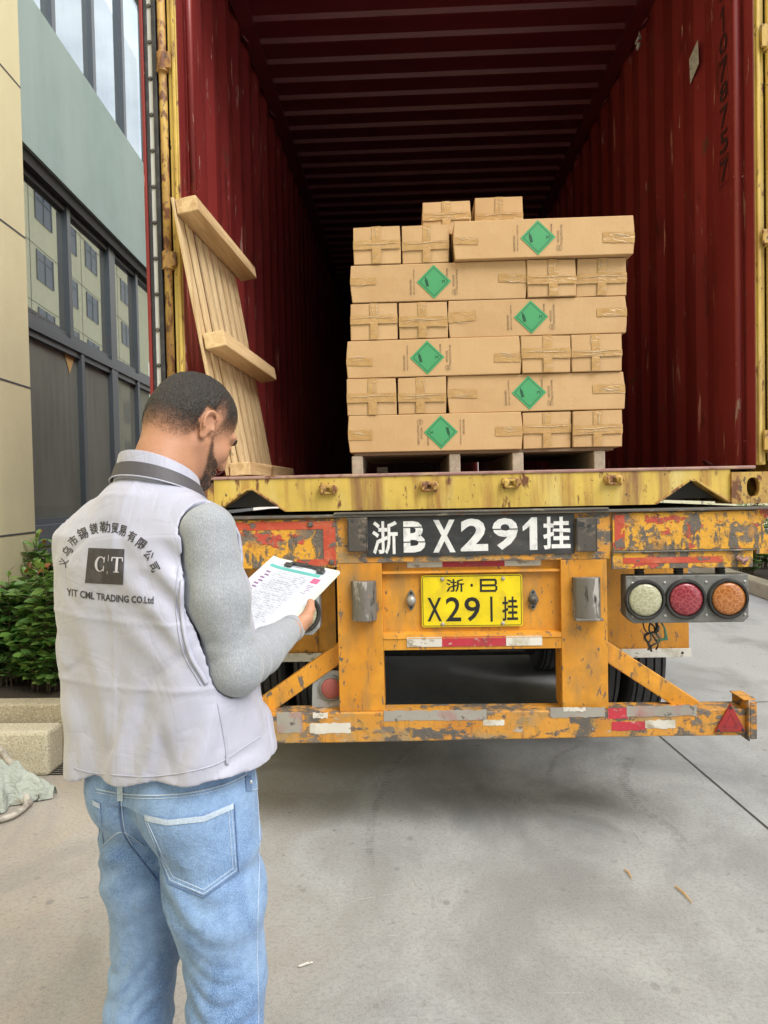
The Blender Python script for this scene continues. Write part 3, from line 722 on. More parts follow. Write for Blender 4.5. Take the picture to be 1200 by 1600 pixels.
za_ = PX(1132, 246, HW)[2]; zb_ = PX(1132, 288, HW)[2]; e = .006
for (a, b, c_, d_) in ((ylo-e, yhi+e, za_, za_+.004), (ylo-e, yhi+e, zb_-.004, zb_), (ylo-e-.003, ylo-e, zb_, za_), (yhi+e, yhi+e+.003, zb_, za_)):
    mb.add([(HW-.004, a, c_), (HW-.004, b, c_), (HW-.004, b, d_), (HW-.004, a, d_)], [(0, 1, 2, 3)])
mb.build('painted_number', 'wallink', con)
# small stencilled columns of writing on the right post lining
# white label and the remains of tape on the right wall
yl0, yl1 = PX(1080, 100, HW)[1], PX(1094, 100, HW)[1]
z0 = PX(1087, 122, HW)[2]; z1 = PX(1087, 72, HW)[2]
mb = MB(); mb.add([(HW-.006, yl0, z0+.0), (HW-.006, yl1, z0+.04), (HW-.010, yl1, z1), (HW-.010, yl0, z1-.03)], [(0, 1, 2, 3)]); mb.build('paper_label', 'whitepaper', con)
c = PX(997, 65, 1.15); mb = MB(); rr = random.Random(3)
pts = [(c[0]+rr.uniform(-.012, .012), c[1]+rr.uniform(-.02, .02), c[2]-.05+.1*i/7) for i in range(8)]
mb.tube(pts, [.004, .014, .018, .006, .010, .017, .012, .003], 8, flat=.4); mb.build('plastic_scrap', 'whitepaper', con, smooth=True)

# ================================================================== TRAILER CHASSIS
tr = empty('trailer_chassis', (0, 0, 0), 'yellow container trailer chassis with black number board, lamps and worn bumper', 'trailer')
YB = -.035                                    # rear face of the beam
def zpx(py, px=742, Y=YB): return P(px, py, Y)[2]
zt = 1.388; zbm = 1.150
mb = MB(); mb.box(-1.33, 1.33, YB-.018, .12, 1.372, 1.383); mb.box(-.56, .56, YB-.024, .10, 1.3835, 1.3915); mb.build('beam_flange', 'steel', tr, bevel=.002)
mb = MB(); mb.box(-1.16, 1.16, YB+.008, .12, 1.205, 1.3715); mb.box(-.57, .57, YB+.002, YB+.0078, 1.18, 1.3715); mb.build('rear_beam', 'orange_worn', tr, bevel=.003)
mb = MB(); mb.box(-.425, .425, YB-.004, YB+.0015, 1.205, 1.369); board = mb.build('number_board', 'board', tr, bevel=.001)
# beam end lugs with round hole
for sx in (-1, 1):
    mb = MB(); cx, cz = 1.222, 1.305; n = 24; hole = [(cx+.032*math.cos(2*math.pi*i/n), cz+.042*math.sin(2*math.pi*i/n)) for i in range(n)]
    x0, x1, z0, z1 = 1.1605, 1.33, 1.19, 1.3715; outer = []
    for i in range(n):
        a = 2*math.pi*i/n; dx, dz = math.cos(a), math.sin(a)
        t = min((x1-cx if dx > 0 else cx-x0)/max(abs(dx), 1e-6), (z1-cz if dz > 0 else cz-z0)/max(abs(dz), 1e-6)); outer.append((cx+dx*t, cz+dz*t))
    for c_ in ((x0, z0), (x1, z0), (x0, z1), (x1, z1)):
        k = min(range(n), key=lambda i: (outer[i][0]-c_[0])**2+(outer[i][1]-c_[1])**2); outer[k] = c_
    vs = [(sx*a, y, b) for y in (YB+.006, YB+.03) for L in (hole, outer) for a, b in L]; fs = []
    for i in range(n):
        j = (i+1) % n; fs += [(i, j, n+j, n+i), (2*n+i, 3*n+i, 3*n+j, 2*n+j), (i, 2*n+i, 2*n+j, j), (n+i, n+j, 3*n+j, 3*n+i)]
    mb.add(vs, fs); mb.build('beam_end', 'peel', tr)
# stencil lettering on the board: px boxes from the photograph
mb = MB(); Y = YB-.0055
for ch, x0, x1, y0, y1, bd in (('浙', 582, 621, 868, 813, .018), ('B', 631, 664, 865, 813, .035), ('X', 677, 711, 865, 811, .035), ('2', 720, 762, 863, 809, .035), ('9', 770, 809, 861, 808, .028), ('1', 817, 839, 861, 807, .012), ('挂', 849, 891, 860, 806, .024)):
    a = P(x0, y0, Y); b = P(x1, y1, Y); a2 = P(x0, y1, Y); b2 = P(x1, y0, Y)
    z0, z1 = a[2], a2[2]; F_ = flat(a[0], b[0], z0+.004, z1-.004, Y)
    if ch == '1': mb.add([F_(*q_) for q_ in ((.48, 0), (1, 0), (1, 1), (.62, 1), (.48, .93), (.0, .72), (.02, .58), (.48, .72))], [(0, 1, 2, 3, 4, 7), (4, 5, 6, 7)])
    else: put_text(mb, ch, F_, bd)
mb.build('number', 'stencil', board)
mb = MB()
for x0, x1, y0 in ((628, 664, 824), (628, 666, 847), (766, 811, 827)):
    a = P(x0, y0, Y-.001); b = P(x1, y0-.5, Y-.001); mb.box(a[0], b[0], Y-.0012, Y-.0006, a[2]-.0025, a[2]+.0015)
mb.build('stencil_bridge', 'board', board)
# rubber pads either side of the board
for px0, px1 in ((544, 574), (899, 931)):
    a = P(px0, 864, YB); b = P(px1, 806, YB); mb = MB(); mb.box(a[0], b[0], YB-.022, YB+.0015, a[2]+.006, b[2]-.006)
    mb.build('rubber_pad', 'pad', tr, bevel=.004)
    mb = MB()
    for sx_ in (a[0]+.004, b[0]-.004):
        for k in range(14): mb.box(sx_-.0012, sx_+.0012, YB-.0235, YB-.0222, a[2]+.012+k*.0095, a[2]+.017+k*.0095)
    mb.build('stitching', 'ink', tr)
# peeling plates at both sides
def wplate(name, x0, x1, z0, z1, y0, y1, mat, bev=.002): mb = MB(); mb.box(x0, x1, y0, y1, z0, z1); return mb.build(name, mat, tr, bevel=bev)
wplate('side_plate', .580, 1.158, 1.213, 1.366, YB-.002, YB+.0075, 'peel')
wplate('side_plate', -1.158, -.548, 1.165, 1.366, YB-.002, YB+.0075, 'peel')
mb = MB(); mb.box(-1.150, -.557, YB-.0035, YB-.0022, 1.325, 1.358); mb.box(-.607, -.557, YB-.0035, YB-.0022, 1.175, 1.3245); mb.box(-.72, -.6075, YB-.0035, YB-.0022, 1.172, 1.200)
mb.build('red_band', 'peelred', tr)
mb = MB(); mb.box(.588, .628, YB-.0035, YB-.0022, 1.22, 1.36); mb.box(.62, 1.02, YB+.0005-.006, YB-.0042, 1.160, 1.184); mb.build('red_band', 'peelred', tr)
wplate('lower_plate', .574, 1.142, 1.138, 1.205, YB-.004, YB+.0073, 'peel')
wplate('lower_lip', .574, 1.142, 1.2055, 1.212, YB-.014, YB+.0073, 'steel')
for x in (-.575, -.66, 1.09):
    mb = MB(); z = {-.575: 1.186, -.66: 1.345, 1.09: 1.172}[x]
    mb.lathe((x, YB-.002, z), (0, -1, 0), [(.013, 0), (.013, .006), (.008, .012)], 6); mb.build('bolt', 'steel', tr)
mb = MB(); mb.tube([(1.075, YB-.008, 1.18), (1.09, YB-.025, 1.165), (1.11, YB-.02, 1.175), (1.10, YB-.014, 1.15)], [.008, .010, .009, .006], 8); mb.build('bolt', 'lip', tr)
# columns
for sx in (-1, 1):
    xi, xo = .368, .556
    z0 = .560
    mb = MB(); mb.box(sx*xi, sx*xo, YB+.004, YB+.012, z0, 1.1795); mb.box(sx*xi, sx*(xi+.008), YB+.0125, .10, z0, 1.1795); mb.box(sx*(xo-.008), sx*xo, YB+.0125, .10, z0, 1.1795)
    mb.build('upright', 'orange', tr, bevel=.0025)
    a = P(551 if sx < 0 else 898, 970 if sx < 0 else 966, YB-.02); b = P(586 if sx < 0 else 938, 908 if sx < 0 else 902, YB-.02)
    xa_, xb_ = a[0], b[0]; za_, zb_ = a[2], b[2]
    mb = MB(); n = 10; pr = []
    pr = [(xa_-.004, YB+.003), (xa_, YB-.020)]+[(xa_+.006+(xb_-xa_-.012)*i/n, YB-.030-.020*math.sin(math.pi*i/n)) for i in range(n+1)]+[(xb_, YB-.020), (xb_+.004, YB+.003)]
    vs = [(x, y, z) for z in (za_, zb_) for x, y in pr]; k = len(pr)
    mb.add(vs, [tuple(range(k)), tuple(range(2*k-1, k-1, -1))]+[(i, i+k, (i+1) % k+k, (i+1) % k) for i in range(k)])
    mb.box(xa_-.003, xb_+.003, YB-.058, YB+.003, za_-.006, za_+.002) if sx > 0 else None
    mb.build('rubber_buffer', 'buffer', tr, bevel=.002)
# centre panel with its folded ledges
mb = MB()
yp = YB+.035
prof = [(1.1795, yp-.0), (1.146, yp), (1.140, yp-.02), (1.132, yp-.022), (1.128, yp), (.885, yp), (.880, yp-.03), (.862, yp-.034), (.858, yp-.030), (.8145, yp-.030), (.8145, yp+.04)]
vs = [(x, y, z) for x in (-.3675, .3675) for z, y in prof]; k = len(prof)
mb.add(vs, [(i, i+1, k+i+1, k+i) for i in range(k-1)]); mb.build('rear_panel', 'orange', tr)
def tapes(px0, px1, py0, py1, Y, ratio, name='reflective_tape', mats=('tapewht', 'tapered', 'tapewht')):
    a = P(px0, py1, Y); b = P(px1, py0, Y); x0, x1, z0, z1 = a[0], b[0], a[2], b[2]-.0
    e = [0]+list(ratio)+[1]; mb = MB()
    for i, mt in enumerate(mats): mb.box(x0+(x1-x0)*e[i], x0+(x1-x0)*e[i+1], Y-.0015, Y, z0, z1, mt)
    return mb.build(name, None, tr)
tapes(636, 845, 871, 887, yp-.001, (.265, .73)); tapes(636, 847, 993, 1011, yp-.032, (.26, .735))
# licence plate
a = P(658, 978, yp-.012); b = P(819, 899, yp-.012); x0, x1, z0, z1 = -.205, .213, a[2]-.002, b[2]-.003
z0, z1 = .905, 1.122
def rrect(x0, x1, z0, z1, r, n=5):
    o = []
    for cx, cz, a0 in ((x1-r, z1-r, 0), (x0+r, z1-r, 90), (x0+r, z0+r, 180), (x1-r, z0+r, 270)):
        for i in range(n+1): a = R(a0+90*i/n); o.append((cx+r*math.cos(a), cz+r*math.sin(a)))
    return o
mb = MB(); mb.prism(rrect(x0, x1, z0, z1, .012), yp-.012, yp-.009); lp = mb.build('licence_plate', 'plate', tr)
mb = MB(); Yp = yp-.0128
o_ = rrect(x0+.004, x1-.004, z0+.004, z1-.004, .010); i_ = rrect(x0+.0065, x1-.0065, z0+.0065, z1-.0065, .008); n = len(o_)
mb.add([(x, Yp, z) for x, z in o_+i_], [(i, (i+1) % n, n+(i+1) % n, n+i) for i in range(n)])
for ch, ax, bx, ay, by, bd in (('浙', 697, 725, 925, 905, .012), ('·', 735, 739, 917, 912, .02), ('X', 668, 690, 971, 934, .01), ('2', 697, 720, 971, 933, .01), ('9', 726, 750, 971, 933, .01), ('1', 0, 0, 0, 0, 0), ('挂', 785, 809, 970, 932, .014)):
    if ch == '1':
        q = P(768, 952, Yp); mb.box(q[0]-.0045, q[0]+.0045, Yp-.0004, Yp, .925, 1.030); continue
    A = P(ax, ay, Yp); B = P(bx, by, Yp); C = P(ax, by, Yp); put_text(mb, ch, flat(A[0], B[0], A[2], C[2], Yp), bd)
# the B of the plate, wide and square
A = P(750, 925, Yp); B = P(777, 904, Yp); xx0, xx1, zz0, zz1 = A[0], B[0], A[2], B[2]; zm = (zz0+zz1)/2; w = .0085
for (a0, a1, b0, b1) in ((xx0, xx1-.006, zz0, zz0+w), (xx0, xx1-.006, zm-w/2, zm+w/2), (xx0, xx1-.006, zz1-w, zz1), (xx0, xx0+w, zz0+w, zm-w/2), (xx0, xx0+w, zm+w/2, zz1-w), (xx1-w, xx1, zz0+.006, zm-w/2+.001), (xx1-w-.002, xx1-.002, zm+w/2-.001, zz1-.006)):
    mb.box(a0, a1, Yp-.0004, Yp, b0, b1)
mb.build('characters', 'ink', lp)
for px, py in ((691, 905), (786, 904), (692, 976), (786, 974)):
    q = P(px, py, yp-.013); q[2] = min(max(q[2], z0+.012), z1-.012); mb = MB(); mb.lathe((q[0], yp-.012, q[2]), (0, -1, 0), [(.0085, 0), (.0085, .002), (.006, .006), (.002, .0075)], 14); mb.build('screw', 'galv', lp, smooth=False)
for px, py, mt in ((642.5, 938, 'galv'), (833.5, 937, 'rubber')):
    q = P(px, py, yp-.01); mb = MB(); n = 20
    o_ = [(q[0]+.019*math.cos(2*math.pi*i/n)*(1-.15*abs(math.sin(2*math.pi*i/n))), q[2]+.043*math.sin(2*math.pi*i/n)*(.75+.25*abs(math.sin(2*math.pi*i/n)))) for i in range(n)]
    mb.prism(o_, yp-.006, yp-.0005); lm = mb.build('plate_lamp', 'lampgrey', tr, bevel=.001)
    mb = MB(); mb.lathe((q[0], yp-.006, q[2]), (0, -1, 0), [(.021, 0), (.021, .008), (.017, .016), (.010, .022), (.003, .024)], 20); mb.build('lens', mt if mt == 'galv' else 'pad', lm, smooth=True)
    mb = MB()
    for s_ in (-1, 1): mb.lathe((q[0], yp-.006, q[2]+s_*.031), (0, -1, 0), [(.005, 0), (.004, .004)], 10)
    mb.build('screw', 'ink', lm)
# underrun bumper
bz0, bz1 = .428, .5595; yb0, yb1 = YB-.012, YB+.10
mb = MB(); nseg = 24; pr = []
bot = []
for i in range(nseg+1):
    x = -1.106+2.212*i/nseg; bot.append((x, bz0+.010+.006*math.sin(x*2.2+.4)+.012*max(0, x-.3)))
vs = [(x, y, z) for y in (yb0, yb1) for x, z in bot]+[(x, y, bz1) for y in (yb0, yb1) for x, z in bot]; k = nseg+1
for i in range(nseg): mb.add([], [])
fs = []
for i in range(nseg): fs += [(i, i+1, 2*k+i+1, 2*k+i), (k+i+1, k+i, 3*k+i, 3*k+i+1), (2*k+i, 2*k+i+1, 3*k+i+1, 3*k+i), (i+1, i, k+i, k+i+1)]
fs += [(0, 2*k, 3*k, k), (k-1, 2*k-1, 4*k-1, 3*k-1)]
mb.add(vs, fs); bum = mb.build('bumper', 'orange_worn', tr, bevel=.005)
for sx in (-1, 1):
    mb = MB(); z0, z1 = bz0+.004, .598
    # upright end flange with curled top
    mb.box(sx*1.1065, sx*1.113, yb0-.02, yb1+.02, z0, z1); mb.box(sx*1.1135, sx*1.140, yb0-.022, yb0-.015, z0+.01, z1-.004)
    mb.box(sx*1.088, sx*1.140, yb0-.015, yb1+.0, z1+.0005, z1+.006)
    mb.build('end_flange', 'orange_worn', bum, bevel=.003)
    # triangle reflector
    pa = [(P(x, y, yb0)[0], P(x, y, yb0)[2]) for x, y in ((1140, 1098), (1164, 1142), (1115, 1143))]
    if sx < 0: pa = [(-x, z) for x, z in pa][::-1]
    cx = sum(p[0] for p in pa)/3; czz = sum(p[1] for p in pa)/3
    mb = MB(); mb.prism(pa, yb0-.012, yb0-.001); tri_ = mb.build('triangle_reflector', 'dkred', tr, bevel=.003)
    mb = MB(); q = [(cx+(x-cx)*.48, czz+(z-czz)*.48) for x, z in pa]; q2 = [(cx+(x-cx)*.40, czz+(z-czz)*.40) for x, z in pa]
    mb.add([(x, yb0-.0135, z) for x, z in q+q2], [(i, (i+1) % 3, 3+(i+1) % 3, 3+i) for i in range(3)]); mb.build('reflector_rib', 'lensr', tri_)
    mb = MB()
    for x, z in pa: mb.lathe((cx+(x-cx)*.78, yb0-.012, czz+(z-czz)*.78), (0, -1, 0), [(.006, 0), (.006, .003), (.003, .004)], 10)
    mb.build('screw', 'rubber', tri_)
# worn stickers along the bumper
def stick(px0, px1, py0, py1, mt, nm='worn_tape', dy=.0015, seed=0):
    a = P(px0, py1, yb0); b = P(px1, py0, yb0); rr = random.Random(seed*7+int(px0)); n = 14
    top = [(a[0]+(b[0]-a[0])*i/n, b[2]+rr.uniform(-.005, .001)) for i in range(n+1)]; bo = [(a[0]+(b[0]-a[0])*i/n, a[2]+rr.uniform(-.001, .005)) for i in range(n+1)]
    mb = MB(); mb.prism(bo+top[::-1], yb0-dy, yb0-dy+.001); mb.build(nm, mt, bum)
stick(600, 700, 1109, 1127, 'tapegrey'); stick(697, 760, 1108, 1126, 'tapegrey', dy=.0018, seed=2); stick(484, 548, 1129, 1147, 'tapewht', seed=3); stick(489, 512, 1113, 1123, 'tapewht', seed=4)
stick(950, 982, 1105, 1124, 'tapered', seed=5); stick(979, 1088, 1101, 1120, 'tapegrey', dy=.003, seed=6); stick(956, 1008, 1127, 1142, 'tapered', seed=7); stick(1008, 1055, 1124, 1139, 'tapewht', seed=8)
stick(433, 472, 1112, 1146, 'tapegrey', seed=9); stick(755, 788, 1124, 1134, 'tapewht', seed=10); stick(860, 945, 1104, 1122, 'tapegrey', seed=11); stick(880, 915, 1104, 1112, 'tapewht', dy=.0028, seed=12)
# diagonal braces
for sx in (-1, 1):
    mb = MB(); mb.beam((sx*.50, .05, .83), (sx*.925, .05, .54), .055, .075, up=(0, 0, 1)); mb.build('brace', 'orange', tr, bevel=.004)
# lamp boxes hung under the side plates
for sx in (-1, 1):
    Yl = -.03; x0, x1, z0, z1 = .632, 1.128, .912, 1.108
    if sx < 0: z0 -= .03; z1 -= .04
    ol = [(x0, z0+.03), (x0+.03, z0), (x1-.02, z0), (x1, z0+.02), (x1, z1), (x0, z1)]
    if sx < 0: ol = [(-x, z) for x, z in ol][::-1]
    mb = MB(); mb.prism(ol, Yl, Yl+.075); lb = mb.build('lamp_box', 'lampgrey' if sx > 0 else 'galvlamp', tr, bevel=.004)
    for xx in (.70, .86, 1.03):
        mb = MB(); mb.tube([(sx*xx, Yl+.04, z1-.004+.003*i) for i in range(int(round((1.139-z1)/.003))+1)], [.018+(.003 if i % 4 < 2 else 0) for i in range(int(round((1.139-z1)/.003))+1)], 14); mb.build('rubber_mount', 'rubber', lb)
    for xx, mt in ((.708, 'lensw'), (.872, 'lensr'), (1.043, 'lensa')):
        zc_ = (z0+z1)/2+.0; c0 = (sx*xx, Yl, zc_)
        mb = MB(); mb.lathe(c0, (0, -1, 0), [(.083, 0), (.083, .008), (.078, .016), (.072, .016), (.068, .005), (.02, .004)], 40); bz = mb.build('lamp_bezel', 'rubber', lb, smooth=False)
        mb = MB(); mb.lathe((c0[0], c0[1]-.005, c0[2]), (0, -1, 0), [(.0665, 0), (.0665, .006), (.058, .011), (.035, .014), (.002, .015)], 40)
        mb.build('lamp_lens', mt, lb, smooth=True)
    mb = MB()
    for xx in (.66, .79, .957, 1.112):
        for zq in (z0+.03, z1-.03): mb.lathe((sx*xx, Yl, zq), (0, -1, 0), [(.006, 0), (.006, .002), (.003, .004)], 10)
    mb.build('screw', 'galv', lb)
# fallen round lamp leaning on the bumper (left)
c = P(513, 1078, .0); lw = MB(); n = 16
o_ = [(c[0]-.075, .5600), (c[0]+.10, .5600), (c[0]+.10, c[2]+.03)]+[(c[0]+.015+.085*math.cos(R(a)), c[2]+.02+.055*math.sin(R(a))) for a in range(10, 171, 10)]+[(c[0]-.072, c[2]+.0)]
lw.prism(o_, .03, .09); hl = lw.build('hanging_lamp', 'galvlamp', tr, bevel=.006)
mb = MB(); mb.lathe((c[0]+.010, .03, c[2]+.0), (0, -1, 0), [(.056, 0), (.056, .008), (.048, .012), (.02, .010)], 32); mb.build('lamp_bezel', 'lampgrey', hl)
mb = MB(); mb.lathe((c[0]+.010, .0185, c[2]+.0), (0, -1, 0), [(.044, 0), (.040, .004), (.002, .006)], 32); mb.build('lamp_lens', 'dullred', hl, smooth=True)
mb = MB(); mb.box(c[0]+.045, c[0]+.070, .027, .0295, .566, .588); mb.build('sticker', 'whitepaper', hl)
# mudguards, wheels, axles, main beams
mud = []
for sx in (-1, 1):
    mb = MB(); x0, x1 = .66, 1.225; z0, z1 = .60, 1.13; Y0 = .86
    mb.box(sx*x0, sx*x1, Y0, Y0+.006, z0, z1); mb.box(sx*(x0+.10), sx*(x0+.115), Y0-.01, Y0-.0005, z0+.02, z1-.02)
    n = 12; pr = [(Y0+.007+.62-.62*math.cos(math.pi/2*i/n), 1.131+.12*math.sin(math.pi/2*i/n)) for i in range(n+1)]
    vs = [(sx*x, y, z+t) for x in (x0, x1) for t in (0, .004) for y, z in pr]; k = n+1
    fs = []
    for i in range(n): fs += [(i, i+1, 2*k+i+1, 2*k+i), (k+i, 3*k+i, 3*k+i+1, k+i+1)]
    mb.add(vs, fs); mb.box(sx*x0, sx*x1, Y0+.63, Y0+2.6, 1.251, 1.257)
    mg = mb.build('mudguard', 'orange', tr)
    mb = MB(); mb.box(sx*(x0+.0), sx*(x1+.006), Y0-.016, Y0-.0105, z0-.035, z0+.012); 
    st = mb.build('mudguard_strip', 'tapewht', tr, bevel=.001)
    mb = MB()
    for x in (x0+.06, x1-.04): mb.lathe((sx*x, Y0-.0165, z0-.012), (0, -1, 0), [(.007, 0), (.005, .004)], 10)
    mb.build('screw', 'ink', st)
    for iy in range(3):
        yc = 1.60+iy*1.31; Rw = .515
        for xc in (.84, 1.095):
            cx = sx*xc; w = .105
            pf = []
            # tread with four grooves
            half = []
            xs_ = [(-w, .30), (-w, .42), (-w*.97, .478), (-w*.86, Rw-.012), (-w*.80, Rw)]
            g = [-.62, -.22, .22, .62]
            for q in g: xs_ += [(w*(q-.055), Rw), (w*(q-.04), Rw-.014), (w*(q+.04), Rw-.014), (w*(q+.055), Rw)]
            xs_ += [(w*.80, Rw), (w*.86, Rw-.012), (w*.97, .478), (w, .42), (w, .30)]
            mb = MB(); mb.lathe((cx, yc, Rw), (1, 0, 0), [(r_, x_) for x_, r_ in xs_], 56); wh = mb.build('wheel', 'tyre', tr)
            mb = MB(); mb.lathe((cx, yc, Rw), (1, 0, 0), [(.29, -w*.8), (.299, -w*.9), (.299, w*.9), (.29, w*.8), (.2, w*.3)], 32); mb.build('rim', 'steel', wh)
for iy in range(3):
    mb = MB(); mb.cyl((-.95, 1.60+iy*1.31, .515), (.95, 1.60+iy*1.31, .515), .07, 16); mb.build('axle', 'rubber', tr, smooth=True)
mb = MB()
for sx in (-1, 1):
    mb.box(sx*.43, sx*.47, .13, 11.8, .95, 1.24); mb.box(sx*.37, sx*.53, .13, 11.8, 1.2405, 1.26); mb.box(sx*.37, sx*.53, .13, 11.8, .93, .9495)
for k in range(8): mb.box(-.43, .43, .6+k*1.4, .68+k*1.4, 1.0, 1.2); mb.box(-1.15, 1.15, .4+k*1.5, .5+k*1.5, 1.262, 1.37)
for k in range(3):
    mb.box(-.12, .12, .85+k*1.31, 1.15+k*1.31, .68, .90); mb.cyl((-.3, .7+k*1.31, .75), (-.05, .7+k*1.31, .75), .09, 14); mb.cyl((.1, .75+k*1.31, .72), (.33, .75+k*1.31, .72), .09, 14)
mb.box(-1.14, 1.14, .13, 1.6, 1.31, 1.384)
mb.build('frame_rails', 'rubber', tr)
mb = MB(); mb.box(-.3675, .3675, .13, .14, .80, 1.18); mb.build('frame_end_plate', 'rubber', tr)
mb = MB(); mb.box(-.60, .60, 1.95, 2.35, .33, .86); mb.build('added_dark_box', 'rubber', tr, bevel=.02)  # made-up black box added to darken the gap under the trailer
for x_ in (-.28, .30):
    mb = MB(); mb.cyl((x_, .75, .86), (x_, 1.5, .78), .055, 14); mb.box(x_-.07, x_+.07, .7, .76, .72, 1.0); mb.build('shock_absorber', 'rubber', tr)
# cable knot under the right lamp box
def cr_(pts, n=5):
    o = []; p = [pts[0]]+list(pts)+[pts[-1]]
    for i in range(1, len(p)-2):
        for k in range(n):
            t = k/n; o.append(.5*((2*p[i])+(-p[i-1]+p[i+1])*t+(2*p[i-1]-5*p[i]+4*p[i+1]-p[i+2])*t*t+(-p[i-1]+3*p[i]-3*p[i+1]+p[i+2])*t**3))
    o.append(p[-2]); return o
c = P(1018, 985, .02); rr = random.Random(11)
mb = MB()
for k in range(4):
    pts = [Vector((c[0]+.02*math.sin(i*.9+k*2)+rr.uniform(-.01, .01), .0+rr.uniform(-.02, .02), c[2]+.07-.021*i+rr.uniform(-.006, .006))) for i in range(8)]
    mb.tube(cr_(pts), .0035 if k else .005, 6)
mb.tube([Vector((c[0]-.012+.028*math.cos(a/12*6.28), .0, c[2]+.03+.038*math.sin(a/12*6.28))) for a in range(13)], .003, 6)
mb.build('cable_bundle', 'cable', tr, smooth=True)
mb = MB(); mb.tube([(c[0]+.02, -.01, c[2]+.06), (c[0]+.045, -.012, c[2]+.01), (c[0]+.05, -.01, c[2]-.03), (c[0]+.01, -.015, c[2]-.035)], [.003, .004, .009, .004], 8); mb.build('green_cable', 'cableg', tr, smooth=True)

# ================================================================== CARGO: pallet and cartons
YC = .12
pal = empty('wooden_pallet', (.06, YC, ZF), 'low weathered wooden pallet under the stacked cartons', 'pallet')
for px in (558, 711, 810, 938):
    x = P(px, 725, YC)[0]; mb = MB(); mb.box(x-.024, x+.024, YC+.01, YC+1.0, ZF+.0005, ZF+.083); mb.build('stringer', 'oldwood', pal, bevel=.004)
for k in range(6):
    mb = MB(); y = YC+.012+k*.175; mb.box(-.485, .635, y, y+.10, ZF+.0835, ZF+.098); mb.build('deck_board', 'oldwoodx', pal, bevel=.002)
x = P(596, 733, YC+.25)[0]; mb = MB(); mb.box(x-.02, x+.03, YC+.22, YC+.27, ZF+.0, ZF+.04); mb.build('block', 'oldwood', pal)

